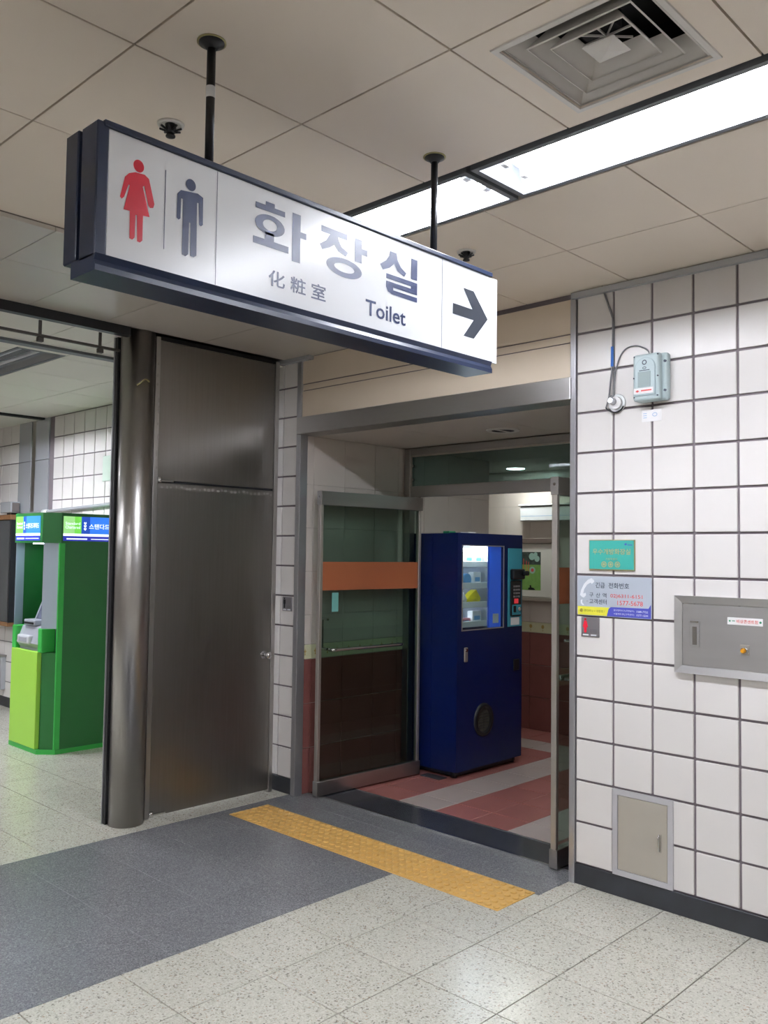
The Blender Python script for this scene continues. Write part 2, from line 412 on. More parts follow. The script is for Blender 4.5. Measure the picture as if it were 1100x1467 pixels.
# ---- tiled wall right of the entrance
wr = struct('wall_right', nbox(-.03, 4.6, .004, .3, 0, 3.05), 'grout')
rows = [.1+.2*i for i in range(15)]
tiles('wall_tile', wr, [-.014]+[.19+.2*i for i in range(16)], rows, 'y', -.006, .01, 'tile', .0115, .002)
struct('baseboard_right', nbox(-.014, 4.6, -.008, .02, 0, .098, bev=.002), 'base')
# ---- tiled wall left of the entrance, running behind the cash machine
wl = struct('wall_left', nbox(-9, -2.11, .004, .06, 0, 3.05), 'grout')
tiles('wall_tile', wl, [-2.36, -2.2957, -2.126], rows, 'y', -.006, .01, 'tile', .011, .002)
hrows = [.05+.2*i for i in range(15)]
tiles('wall_tile', wl, [-5.69+.197*i for i in range(17)], hrows, 'y', -.006, .01, 'tile', .01, .0)
tiles('wall_tile', wl, [-7.45+.2*i for i in range(6)], hrows, 'y', -.006, .01, 'tile', .01, .0)
tiles('cladding_panel', wl, [-6.45, -6.17], [0, .85, 1.65, 2.45, 2.86], 'y', -.01, .01, 'cladding', .006, .001)
tiles('cladding_panel', wl, [-6.08, -5.79], [0, .85, 1.65, 2.45, 2.86], 'y', -.01, .01, 'cladding', .006, .001)
obj('cladding_strip', nbox(-6.165, -6.085, -.004, .01, 0, 2.86), 'steel', wl)
struct('baseboard_left', nbox(-9, -5.79, -.012, .02, 0, .1, bev=.002), 'base')
struct('baseboard_center', nbox(-2.36, -2.126, -.008, .02, 0, .1, bev=.002), 'base')
# ---- wall over the entrance with peach panels and the steel lintel
wh = struct('wall_center', nbox(-2.11, -.03, .004, .3, 2.38, 3.05), 'grout')
for z0, z1, y in ((2.49, 2.662, -.004), (2.668, 2.706, .0), (2.712, 2.885, -.004)):
    piece('fascia_panel', wh, -2.105, -.045, y, .02, z0, z1, 'peach', .001)
lintel = struct('trim_1', nbox(-2.128, -.036, -.034, .12, 2.372, 2.485, bev=.003), 'steel_h', 'brushed steel lintel across the washroom entrance', 'lintel')
struct('trim_2', nbox(-.045, -.014, -.016, .05, 0, 2.885, bev=.003, seg=2), 'trim_steel', 'steel corner trim at the right edge of the entrance', 'trim')
struct('trim_3', nbox(-2.147, -2.104, -.016, .05, 0, 2.885, bev=.003, seg=2), 'trim_steel', 'steel corner trim at the left edge of the entrance', 'trim')
struct('trim_4', nbox(-.03, 4.6, -.034, .0, 2.878, 2.906), 'cladding', 'grey ceiling edge trim above the right tiled wall', 'trim')
struct('trim_5', nbox(-2.36, -2.0, -.045, .0, 2.862, 2.89), 'cladding', 'grey ceiling edge trim above the narrow tiled strip', 'trim')

# ---- niche and washroom walls
def dado(parent, plane, us, d0, d1, skip=None):
    tiles('maroon_tile', parent, us, [0, .298, .59, .882], plane, d0, d1, 'maroon', .004, .001, skip)
    tiles('border_tile', parent, us, [.884, .978], plane, d0, d1, 'border', .002, .001, skip)
    tiles('beige_tile', parent, us, [.98, 1.175, 1.465, 1.755, 2.045, 2.372], plane, d0, d1, 'beige', .0025, .0008, skip)
nl = struct('wall_niche_left', nbox(-2.3, -2.114, .06, 2.06, 0, 2.45), 'white_gap')
dado(nl, 'x', [.035, .112, .4, .7, .95, 1.24, 1.53, 1.82, 2.06], -2.13, -2.108)
fig = Face((-2.108, 0, 0), (0, 1, 0), (0, 0, 1))
for y in (.06, .15, .26, .35, .46, .57, .68, .79, .9):
    b = B(); flat(b, fig, [(y-.006, .91), (y+.006, .91), (y+.002, .925), (y+.013, .935), (y+.004, .94), (y, .957), (y-.004, .94), (y-.013, .935), (y-.002, .925)])
    obj('border_motif', b, 'border_fig', nl)
nr = struct('wall_niche_right', nbox(-.03, .25, .06, 3.2, 0, 2.45), 'white_gap')
tiles('beige_tile', nr, rng(.05, 3.0, .3), [.98, 1.175, 1.465, 1.755, 2.045, 2.372], 'x', -.036, -.02, 'beige', .0025, .0008)
tiles('maroon_tile', nr, rng(.05, 3.0, .3), [0, .298, .59, .882], 'x', -.036, -.02, 'maroon', .004, .001)
tiles('border_tile', nr, rng(.05, 3.0, .3), [.884, .978], 'x', -.036, -.02, 'border', .002, .001)
wb = struct('wall_back', nbox(-3.8, .25, 3.0, 3.2, 0, 2.45), 'white_gap')
dado(wb, 'y', [-3.6, -3.23, -2.93, -2.63, -2.33, -2.03, -1.73, -1.43, -1.13, -.83, -.53, -.23, -.04], 2.992, 3.01)
bf = Face((0, 2.992, 0), (1, 0, 0), (0, 0, 1))
for x in [-2.45+.13*i for i in range(9)]:
    b = B(); disc(b, bf, x, .94, .016, .018, n=10); flat(b, bf, [(x-.004, .9), (x+.004, .9), (x, .925)]); obj('border_motif', b, 'border_fig', wb)
wjog = struct('wall_niche_end', nbox(-3.8, -2.3, 1.86, 2.06, 0, 2.45), 'beige')
struct('wall_washroom_left', nbox(-3.9, -3.6, 2.06, 3.1, 0, 2.45), 'beige')
# washroom and niche ceiling
cr = struct('ceiling_washroom', nbox(-3.8, .2, .12, 3.1, 2.378, 2.44), 'restceil')
tiles('ceiling_panel', cr, [-2.11, -1.42, -.73, -.03], [.12, .97], 'z', 2.372, 2.384, 'restceil', .003, .0008)
tiles('ceiling_panel', cr, [-3.6, -2.9, -2.2, -1.5, -.8, -.03], [1.05, 1.7, 2.35, 3.0], 'z', 2.372, 2.384, 'restceil', .003, .0008)

# ---- main ceiling of square boards
ce = struct('ceiling', nbox(-1.12, 5.5, -7.2, .3, 3.09, 3.3), 'ceil_gap')
cx = [-1.115, -.318, .28, .872, 1.46, 2.05, 2.64, 3.23, 3.82]
tiles('ceiling_panel', ce, cx, [-4.98, -4.4, -3.82, -3.24, -2.655, -2.08, -1.505], 'z', ZC, 2.932, 'ceil', .006, .001,
      skip=lambda x, y: .872 < x < 1.46 and -2.08 < y < -1.505)
tiles('ceiling_panel', ce, cx, [-1.155, -.57, 0.0], 'z', ZC, 2.932, 'ceil', .006, .001)
for yy in (-5.56, -6.14, -6.72):
    tiles('ceiling_panel', ce, cx, [yy, yy+.58], 'z', ZC, 2.932, 'ceil', .006, .001)
# lower enamelled sheet over the fire door line
so = struct('ceiling_soffit', nbox(-2.26, -1.11, -7.2, .3, 2.905, 3.1), 'ceil_gap')
tiles('ceiling_sheet', so, [-2.26, -1.61, -1.11], [-7.0, -6.3, -5.6, -4.9, -4.2, -3.5, -2.8, -2.2, -1.8, -1.36, -.7, 0.], 'z', 2.888, 2.91, 'soffit', .003, .001)
# hall ceiling beyond the shutter
hc = struct('ceiling_hall', nbox(-9, -2.26, -7.2, .3, 2.99, 3.1), 'ceil_gap')
tiles('ceiling_panel', hc, [-8.5, -7.9, -7.3, -6.6, -5.93], [-7.0, -5.5, -4, -3, -2.2, -1.48], 'z', 2.845, 2.872, 'hallceil', .005, .001)
tiles('ceiling_panel', hc, [-8.5, -7.9, -7.3, -6.6, -5.93], [-1.155, -.53, 0], 'z', 2.845, 2.872, 'hallceil', .005, .001)
tiles('ceiling_panel', hc, [-8.5, -7.9, -7.3, -6.6, -5.93], [-1.48, -1.155], 'z', 2.845, 2.872, 'hallceil', .005, .001)
tiles('ceiling_panel', hc, [-5.87, -5.0, -4.41, -3.82, -3.22, -2.98, -2.312], [-7.0, -6.2, -5.4, -4.6, -3.8, -3.0, -2.2, -1.48], 'z', 2.853, 2.872, 'hallceil', .005, .001)
tiles('ceiling_panel', hc, [-5.87, -5.0, -4.41, -3.82, -3.22, -2.98, -2.312], [-1.155, -.53, 0], 'z', 2.853, 2.872, 'hallceil', .005, .001)
tiles('ceiling_panel', hc, [-3.13, -2.98, -2.312], [-1.48, -1.155], 'z', 2.853, 2.872, 'hallceil', .005, .001)
struct('trim_6', nbox(-3.0, -2.93, -7, -.02, 2.836, 2.856), 'lampframe', 'grey strip across the hall ceiling behind the shutter rail', 'trim')
struct('trim_7', nbox(-5.94, -5.87, -7, -.02, 2.835, 2.86), 'duct', 'dark joint strip across the hall ceiling above the wall cladding', 'trim')

# ---- far sides of the station, out of view
struct('wall_behind', nbox(-9, 5.5, -7.3, -7.1, 0, 3.05), 'plaster')
struct('wall_east', nbox(5.4, 5.6, -7.2, .3, 0, 3.05), 'plaster')
struct('wall_west', nbox(-9.1, -8.9, -7.2, .3, 0, 3.05), 'plaster')

# ================================================================== LAMPS
def lamp(x0, x1, y0, y1, z, label, lit='tube', refl='reflector', group='recessed fluorescent lamps'):
    t = empty('fluorescent_lamp', ((x0+x1)/2, (y0+y1)/2, z), label, 'lamp', group)
    # outer frame flush with the ceiling
    b = B(); f = .022
    box(b, x0-f, x1+f, y0-f, y0, z-.002, z+.09); box(b, x0-f, x1+f, y1, y1+f, z-.002, z+.09)
    box(b, x0-f, x0, y0, y1, z-.002, z+.09); box(b, x1, x1+f, y0, y1, z-.002, z+.09)
    obj('frame', b, 'lampframe', t)
    b = B()
    prof = [(y0, z+.002), (y0+.03, z+.085), (y1-.03, z+.085), (y1, z+.002), (y1, z+.095), (y0, z+.095)]
    prism(b, prof, 'x', x0, x1)
    obj('reflector', b, refl, t)
    for yy in (y0+(y1-y0)*.28, y0+(y1-y0)*.72):
        b = B(); cyl(b, (x0+.06, yy, z+.045), (x1-.06, yy, z+.045), .014, n=12); obj('tube', b, lit, t)
        for xx, s in ((x0+.055, -1), (x1-.055, 1)):
            b = B(); box(b, xx-.012, xx+.012, yy-.017, yy+.017, z+.022, z+.085, bev=.003); obj('socket', b, 'white_pl', t)
    return t
lamp(.487, 1.70, -1.456, -1.19, ZC, 'lit fluorescent ceiling lamp beside the square air vent')
lamp(-.79, .425, -1.456, -1.19, ZC, 'lit fluorescent ceiling lamp passing behind the hanging toilet sign')
lamp(1.76, 2.97, -1.456, -1.19, ZC, 'lit fluorescent ceiling lamp at the right end of the row, past the air vent')
for k, (a, b_) in enumerate(((.49, 1.70), (1.76, 2.97), (-.79, .42))):
    lamp(a, b_, -5.5, -5.24, ZC-.1, ('middle', 'right end', 'left end')[k]+' added fill lamp of the unseen row behind the viewer', 'tube_rear_fill', group='added rear fill lamps')  # unseen row, added to brighten sign, tiles and steel from the front
lamp(-4.36, -3.15, -1.456, -1.185, 2.853, 'unlit fluorescent ceiling lamp in the hall above the cash machine', 'tube_off', 'reflector_off')
lamp(-5.64, -4.45, -1.456, -1.185, 2.853, 'unseen lit ceiling lamp added to brighten the wall above the cash machine', 'tube_hall_fill')  # just out of view, added to brighten the upper hall wall
for a, nm in ((-4.4, 'nearer'), (-6.6, 'farther')):
    lamp(a, a+1.2, -3.9, -3.6, 2.755, nm+' fluorescent ceiling lamp in the hall left of the view', 'tube_hall', group='hall lamps out of view')

# ---- square air diffuser
t = empty('air_vent', (1.166, -1.79, ZC), 'square louvred air vent set in the ceiling board', 'vent')
X0, X1, Y0, Y1 = .875, 1.457, -2.077, -1.508
cxv, cyv = 1.163, -1.79
def sqring(b, h0, z0, h1, z1, th=.0):
    A = [(-h0, -h0), (h0, -h0), (h0, h0), (-h0, h0)]; C = [(-h1, -h1), (h1, -h1), (h1, h1), (-h1, h1)]
    va = [b.verts.new((cxv+p[0], cyv+p[1], z0)) for p in A]; vb = [b.verts.new((cxv+p[0], cyv+p[1], z1)) for p in C]
    for i in range(4): b.faces.new((va[i], va[(i+1) % 4], vb[(i+1) % 4], vb[i]))
    return b
b = B(); bw = .198
box(b, X0, cxv-bw, Y0, Y1, ZC, ZC+.02); box(b, cxv+bw, X1, Y0, Y1, ZC, ZC+.02); box(b, cxv-bw, cxv+bw, Y0, cyv-bw, ZC, ZC+.02); box(b, cxv-bw, cxv+bw, cyv+bw, Y1, ZC, ZC+.02)
obj('face_board', b, 'ceil', t)
b = B(); sqring(b, .218, ZC-.0005, .216, ZC-.004); sqring(b, .216, ZC-.004, .2, ZC-.004); sqring(b, .2, ZC-.004, .196, ZC+.012); obj('outer_frame', b, 'vent', t)
b = B(); box(b, cxv-.2, cxv+.2, cyv-.2, cyv+.2, ZC+.15, ZC+.16); sqring(b, .2, ZC+.01, .2, ZC+.15); obj('duct_box', b, 'duct', t)
for h0, h1, za, zb in ((.194, .15, .004, .062), (.150, .108, .006, .062), (.106, .07, .008, .058)):
    b = B(); sqring(b, h0, ZC+za, h1, ZC+zb); sqring(b, h0, ZC+za, h0-.004, ZC+za-.002); obj('louvre', b, 'vent', t)
b = B(); sqring(b, .046, ZC+.012, .004, ZC+.034); sqring(b, .046, ZC+.012, .0, ZC+.004); obj('centre_louvre', b, 'vent', t)
b = B(); cyl(b, (cxv-.005, cyv-.015, ZC+.05), (cxv-.005, cyv-.015, ZC+.1), .05, n=24); obj('throat', b, 'duct', t)
b = B()
for k in range(4):
    a = k*math.pi/4
    box(b, cxv-.002, cxv+.002, cyv-.07, cyv+.07, ZC+.045, ZC+.05)
    bmesh.ops.rotate(b, verts=b.verts[-8:], cent=(cxv, cyv, 0), matrix=Matrix.Rotation(a, 3, 'Z'))
obj('spider', b, 'vent', t)

# ---- ceiling sprinklers
def sprinkler(x, y, label):
    t = empty('sprinkler', (x, y, ZC), label, 'sprinkler', 'ceiling sprinklers')
    b = B(); lathe(b, (x, y, ZC), [(.042, 0), (.04, -.006), (.03, -.007), (.028, -.002)]); obj('rosette', b, 'vent', t)
    b = B(); lathe(b, (x, y, ZC), [(.018, 0), (.016, -.02), (.012, -.03)], 16)
    for k in range(8):
        a = k*math.pi/4; c, s_ = math.cos(a), math.sin(a)
        tube(b, [(x+.012*c, y+.012*s_, ZC-.022), (x+.034*c, y+.034*s_, ZC-.014)], .0035, 6)
    obj('head', b, 'black', t)
    b = B(); lathe(b, (x, y, ZC), [(.006, -.03), (.015, -.036), (.015, -.04), (.004, -.041)], 14); obj('deflector', b, 'black', t)
sprinkler(-.02, -2.354, 'black sprinkler head in the ceiling above the women pictogram end of the sign')
sprinkler(-.05, -.85, 'grey sprinkler head in the ceiling right of the sign, before the tiled wall')

# ================================================================== HANGING SIGN
GL = {
'hwa_hat': [(-2.4193, 2.5053), (-2.3858, 2.5053), (-2.3858, 2.5155), (-2.3555, 2.5155), (-2.3555, 2.505), (-2.3198, 2.505), (-2.3198, 2.49), (-2.4193, 2.49)],
'hwa_leg': [(-2.3861, 2.434), (-2.3562, 2.434), (-2.3562, 2.4135), (-2.3058, 2.4135), (-2.3058, 2.395), (-2.425, 2.395), (-2.425, 2.4135), (-2.3861, 2.4135)],
'hwa_vert': [(-2.2938, 2.512), (-2.2645, 2.512), (-2.2645, 2.466), (-2.2434, 2.466), (-2.2434, 2.449), (-2.2645, 2.449), (-2.2645, 2.3788), (-2.2938, 2.3788)],
'jang_ji': [(-2.1885, 2.508), (-2.0874, 2.508), (-2.0874, 2.4905), (-2.1247, 2.4905), (-2.1213, 2.4805), (-2.1098, 2.4653), (-2.0837, 2.4549), (-2.0935, 2.4423), (-2.1229, 2.4503), (-2.1388, 2.4642), (-2.1561, 2.4524), (-2.184, 2.4398), (-2.1938, 2.4534), (-2.1696, 2.4691), (-2.1547, 2.4905), (-2.1885, 2.4905)],
'jang_vert': [(-2.0562, 2.5067), (-2.0289, 2.5067), (-2.0289, 2.4815), (-2.0062, 2.4815), (-2.0062, 2.464), (-2.0289, 2.464), (-2.0289, 2.438), (-2.0562, 2.438)],
'sil_si': [(-1.9083, 2.5065), (-1.8804, 2.5068), (-1.8749, 2.4869), (-1.8591, 2.4678), (-1.8354, 2.4558), (-1.8441, 2.443), (-1.8742, 2.4534), (-1.8899, 2.4725), (-1.9098, 2.4552), (-1.9395, 2.4426), (-1.9511, 2.4571), (-1.9252, 2.4741), (-1.9115, 2.4916)],
'sil_i': [(-1.8126, 2.5085), (-1.7845, 2.5085), (-1.7845, 2.4443), (-1.8126, 2.4443)],
'sil_l': [(-1.9238, 2.4355), (-1.784, 2.4355), (-1.784, 2.398), (-1.893, 2.398), (-1.893, 2.39), (-1.784, 2.39), (-1.784, 2.3755), (-1.9, 2.3765), (-1.916, 2.382), (-1.9238, 2.3942), (-1.9238, 2.413), (-1.8132, 2.413), (-1.8132, 2.4208), (-1.9238, 2.4208)],
'woman_body': [(-2.7841, 2.4598), (-2.7688, 2.467), (-2.7437, 2.4691), (-2.732, 2.4625), (-2.7162, 2.4067), (-2.7192, 2.3971), (-2.7275, 2.3946), (-2.7321, 2.399), (-2.7442, 2.4425), (-2.7479, 2.439), (-2.7281, 2.3725), (-2.7452, 2.371), (-2.7454, 2.312), (-2.7515, 2.3058), (-2.759, 2.3066), (-2.7614, 2.3674), (-2.7646, 2.3676), (-2.7655, 2.314), (-2.7715, 2.3072), (-2.7789, 2.3086), (-2.7796, 2.3723), (-2.7955, 2.3715), (-2.7814, 2.4323), (-2.7845, 2.433), (-2.7946, 2.4016), (-2.8005, 2.3947), (-2.8054, 2.3983), (-2.7942, 2.448)],
'man_body': [(-2.645, 2.4639), (-2.5968, 2.4699), (-2.5811, 2.4639), (-2.58, 2.3962), (-2.5855, 2.391), (-2.5912, 2.3931), (-2.5941, 2.4466), (-2.5983, 2.4465), (-2.5967, 2.3145), (-2.6049, 2.3082), (-2.6146, 2.3098), (-2.6162, 2.3907), (-2.6197, 2.3909), (-2.6202, 2.312), (-2.6283, 2.3051), (-2.6379, 2.3074), (-2.639, 2.4437), (-2.6437, 2.4434), (-2.6444, 2.3939), (-2.6497, 2.3894), (-2.6552, 2.3926), (-2.6548, 2.4519)],
'arrow': [(-1.5533, 2.4765), (-1.4985, 2.4765), (-1.4202, 2.3965), (-1.4955, 2.316), (-1.551, 2.316), (-1.4974, 2.3785), (-1.6078, 2.3785), (-1.6078, 2.4138), (-1.5048, 2.4138)],
}
sg = empty('hanging_sign', (.44, -2.1, 2.213), 'white hanging toilet sign with red and navy figures, lettering and arrow', 'sign')
SF = Face((.5, 0, 0), (0, 1, 0), (0, 0, 1))
obj('light_box', nbox(.372, .494, -2.842, -1.385, 2.25, 2.55, bev=.002), 'navy', sg)
obj('face_panel', nbox(.493, .5, -2.836, -1.366, 2.252, 2.547, bev=.001), 'white_face', sg)
obj('rear_panel', nbox(.366, .373, -2.836, -1.38, 2.252, 2.547, bev=.001), 'white_face', sg)
obj('top_rail', nbox(.40, .507, -2.85, -1.4, 2.547, 2.562, bev=.002), 'navy', sg)
b = B(); prism(b, [(.395, 2.252), (.509, 2.252), (.503, 2.238), (.509, 2.226), (.509, 2.213), (.395, 2.213)], 'y', -2.866, -1.404); obj('bottom_rail', b, 'navy', sg)
obj('end_cap', nbox(.43, .503, -2.866, -2.836, 2.245, 2.558, bev=.003), 'navy', sg)
obj('end_cap', nbox(.345, .405, -2.862, -2.83, 2.256, 2.566, bev=.003), 'navy', sg)
b = B(); cyl(b, (.40, -2.85, 2.262), (.40, -2.85, 2.24), .006, n=10); obj('drain_screw', b, 'black', sg)
b = B(); flat(b, SF, GL['woman_body']); disc(b, SF, -2.7597, 2.4843, .0138, .0148); obj('woman_pictogram', b, 'red', sg)
b = B(); flat(b, SF, GL['man_body']); disc(b, SF, -2.6172, 2.4848, .0143, .0147); obj('man_pictogram', b, 'ink', sg)
b = B(); rect(b, SF, -2.6892, -2.6872, 2.307, 2.499); obj('divider_line', b, 'ink', sg)
b = B(); rect(b, SF, -2.5405, -2.539, 2.256, 2.545); obj('divider_line', b, 'ink', sg)
b = B(); rect(b, SF, -1.6635, -1.662, 2.256, 2.545); obj('divider_line', b, 'ink', sg)
b = B()
for k in ('hwa_hat', 'hwa_leg', 'hwa_vert'): flat(b, SF, GL[k])
ring(b, SF, -2.3702, 2.4543, .0500, .0272, .0237, .0148)
obj('letter', b, 'ink', sg)
b = B()
for k in ('jang_ji', 'jang_vert'): flat(b, SF, GL[k])
ring(b, SF, -2.0978, 2.4072, .0702, .0272, .04, .0126)
obj('letter', b, 'ink', sg)
b = B()
for k in ('sil_si', 'sil_i', 'sil_l'): flat(b, SF, GL[k])
obj('letter', b, 'ink', sg)
b = B(); text(b, SF, '化', -2.372, -2.316, 2.2945, 2.338, .012); text(b, SF, '粧', -2.297, -2.242, 2.2935, 2.338, .012); text(b, SF, '室', -2.222, -2.168, 2.2935, 2.338, .012); obj('chinese_lettering', b, 'ink', sg)
b = B(); text(b, SF, 'Toilet', -2.01, -1.8355, 2.2905, 2.338, .012); obj('english_lettering', b, 'ink', sg)
b = B(); flat(b, SF, GL['arrow']); obj('arrow', b, 'ink_grey', sg)
for y, st in ((-2.525, True), (-1.637, False)):
    pi = None
    b = B(); cyl(b, (.44, y, 2.56), (.44, y, ZC), .0115, n=18); pi = obj('hanger_pipe', b, 'black', sg)
    b = B(); lathe(b, (.44, y, ZC), [(.033, 0), (.033, -.006), (.02, -.012), (.014, -.02)]); obj('ceiling_flange', b, 'black', pi)
    b = B(); lathe(b, (.44, y, ZC), [(.038, -.0005), (.038, -.003), (.03, -.003)]); obj('flange_ring', b, 'brass', pi)
    b = B(); box(b, .418, .462, y-.05, y+.05, 2.562, 2.567, bev=.001); obj('mount_plate', b, 'alu', pi)
    if st:
        b = B(); cyl(b, (.44, y, 2.76), (.44, y, 2.79), .0121, n=18, cap=False); obj('sticker', b, 'white_pl', pi)

# ================================================================== STEEL FIRE DOOR, COLUMN, SHUTTER
co = empty('steel_column', (-2.352, -1.088, 0), 'round brushed steel column beside the steel fire door', 'column')
b = B(); cyl(b, (-2.352, -1.088, 0), (-2.352, -1.088, 2.888), .1, n=64); obj('shaft', b, 'steel', co)
b = B(); tube(b, [(-2.352+.1005*math.cos(math.radians(a)), -1.088+.1005*math.sin(math.radians(a)), 2.575+.02*math.sin(math.radians((a+18)*5.2))) for a in range(-32, 13, 4)], .006, 8)
obj('hook', b, 'brass', co)
gd = obj('shutter_guide', nbox(-2.432, -2.404, -1.192, -1.165, 0, 2.86, bev=.002), 'black', None, 'narrow dark shutter guide rail standing against the round column', 'guide rail')
obj('bright_lip', nbox(-2.441, -2.432, -1.198, -1.180, 0, 2.86, bev=.001), 'trim_steel', gd)
sr = empty('shutter_header', (-2.30, -3, 2.7), 'black shutter header with a hanging rail under the soffit', 'shutter rail')
obj('header_beam', nbox(-2.31, -2.262, -7.0, -1.19, 2.836, 2.905), 'black', sr)
obj('rail', nbox(-2.31, -2.29, -7.0, -1.24, 2.739, 2.753, bev=.002), 'rail_dark', sr)
for y in (-1.366, -1.717, -2.068, -2.42):
    b = B(); box(b, -2.304, -2.296, y-.004, y+.012, 2.735, 2.83); box(b, -2.31, -2.284, y-.012, y+.02, 2.711, 2.737, bev=.002); obj('hanger', b, 'rail_dark', sr)
fd = empty('fire_door', (-2.31, -.5, 0), 'tall brushed steel fire door with knob beside the column', 'door')
obj('door_leaf', nbox(-2.345, -2.305, -.962, -.075, .018, 2.0, bev=.002), 'steel_dull', fd)
b = B(); box(b, -2.35, -2.302, -.995, -.964, .01, 2.88, bev=.002); obj('door_frame', b, 'steel', fd)
b = B(); box(b, -2.355, -2.30, -.074, -.042, .0, 2.88, bev=.002); obj('door_frame', b, 'steel', fd)
b = B(); box(b, -2.35, -2.305, -.964, -.074, 2.862, 2.886); obj('top_channel', b, 'black', fd)
obj('transom_panel', nbox(-2.345, -2.309, -.962, -.076, 2.014, 2.86, bev=.002), 'steel_dull', fd)
DFc = Face((-2.305, 0, 0), (0, 1, 0), (0, 0, 1)); b = B()
for k in range(26):
    yy = -.93+.84*k/25+random.uniform(-.008, .008); disc(b, DFc, yy, 1.975+random.uniform(-.006, .006), random.uniform(.006, .013), random.uniform(.006, .011), n=8)
for k in range(9):
    disc(b, Face((-2.3015, 0, 0), (0, 1, 0), (0, 0, 1)), -.978+random.uniform(-.006, .01), 2.1+.08*k+random.uniform(-.03, .03), .006, random.uniform(.008, .03), n=8)
obj('sealant_smudges', b, mat('sealant_smudge', 'a09c97', .5), fd, kind='stuff')
obj('threshold_gap', nbox(-2.342, -2.312, -.962, -.076, 2.001, 2.013), 'black', fd)
b = B(); cyl(b, (-2.305, -.135, .91), (-2.298, -.135, .91), .026, n=20); cyl(b, (-2.298, -.135, .91), (-2.262, -.135, .91), .011, n=14)
kb = obj('knob_stem', b, 'chrome', fd)
b = B(); bmesh.ops.create_uvsphere(b, u_segments=20, v_segments=12, radius=.024)
for v in b.verts: v.co = Vector((-2.25+v.co.x*.8, -.135+v.co.y, .91+v.co.z))
for f in b.faces: f.smooth = True
obj('knob', b, 'chrome', fd)
for z in (.02, 2.0):
    b = B(); cyl(b, (-2.298, -.955, z), (-2.298, -.955, z+.03), .014, n=14); box(b, -2.308, -2.288, -.955, -.86, z+.004, z+.016, bev=.002); obj('pivot_hinge', b, 'chrome', fd)

# ================================================================== GLASS DOORS
df = empty('entrance_frame', (-1.07, 1.03, 0), 'brushed steel door frame with tinted transom glass inside the entrance', 'door frame')
for x0, x1 in ((-2.106, -2.048), (-.1, -.038)):
    obj('post', nbox(x0, x1, 1.008, 1.066, 0, 2.37, bev=.003), 'steel', df)
obj('header', nbox(-2.048, -.1, 1.008, 1.066, 2.008, 2.09, bev=.003), 'steel_h', df)
obj('top_rail', nbox(-2.048, -.1, 1.008, 1.066, 2.32, 2.37, bev=.003), 'steel_h', df)
obj('transom_glass', nbox(-2.048, -.1, 1.034, 1.044, 2.09, 2.32), 'glass_dark', df)
obj('glazing_bead', nbox(-2.048, -.1, 1.018, 1.025, 2.308, 2.32), 'alu', df)
obj('glazing_bead', nbox(-2.048, -2.038, 1.018, 1.025, 2.09, 2.308), 'alu', df)
for z in (2.14, 2.24):
    b = B(); cyl(b, (-2.03, 1.008, z), (-2.03, 1.03, z), .012, n=12); obj('glass_clip', b, 'chrome', df)
def leaf(hx, label, ang, sgn, sticker):
    """glass leaf swung open; built along local +y from the free edge, hinge at y=.95"""
    t = empty('glass_door', (hx, .99, .0), label, 'door', 'open glass entrance doors')
    X = lambda b: b
    Y0, Y1 = .055, .99
    P = lambda n, bm, m, pr=None: obj(n, bm, m, pr or t)
    P('top_rail', nbox(hx-.024, hx+.024, Y0, Y1+.015, 1.905, 1.998, bev=.002), 'steel_h')
    P('bottom_rail', nbox(hx-.024, hx+.024, Y0, Y1+.012, .012, .105, bev=.002), 'steel_h')
    for a in (Y0, Y1-.018):
        P('edge_stile', nbox(hx-.016, hx+.016, a+.002, a+.026, .105, 1.905, bev=.002), 'alu')
    g = P('glass_pane', nbox(hx-.006, hx+.006, Y0+.02, Y1-.01, .1, 1.91), 'glass')
    P('film_band', nbox(hx-.0075, hx+.0075, Y0+.028, Y1-.018, 1.342, 1.53), 'brown', g)
    if sticker: P('sticker', nbox(hx+.006, hx+.0075, .17, .225, 1.2, 1.325), 'film', g)
    # push bar on one side, upright pull on the other
    s = sgn
    b = B(); tube(b, smooth_path([(hx+s*.006, .15, .953), (hx+s*.05, .15, .953), (hx+s*.055, .18, .953), (hx+s*.055, .72, .953), (hx+s*.05, .765, .953), (hx+s*.006, .78, .953)], 4), .011, 10); P('push_bar', b, 'chrome')
    b = B(); tube(b, smooth_path([(hx-s*.006, .15, .953), (hx-s*.06, .15, .953), (hx-s*.066, .15, .965), (hx-s*.066, .15, 1.14), (hx-s*.06, .15, 1.15), (hx-s*.006, .15, 1.15)], 4), .009, 10); P('pull_handle', b, 'chrome')
    b = B(); cyl(b, (hx, Y0-.001, 1.96), (hx, Y0+.002, 1.96), .008, n=12); P('lock_cylinder', b, 'chrome')
    b = B(); cyl(b, (hx, Y1-.005, 1.998), (hx, Y1-.005, 2.006), .013, n=12); P('pivot', b, 'chrome')
    t.rotation_euler.z = math.radians(ang)
    return t
leaf(-1.935, 'left glass door swung open beside the blue vending machine', -3.2, 1, True)
leaf(-.19, 'right glass door swung open against the tiled wall edge', 0.6, -1, False)
obj('floor_plate', nbox(-1.9, -1.72, .99, 1.075, .0005, .006), 'mat_dark', None, 'dark floor hinge plate at the foot of the left glass door', 'floor plate')

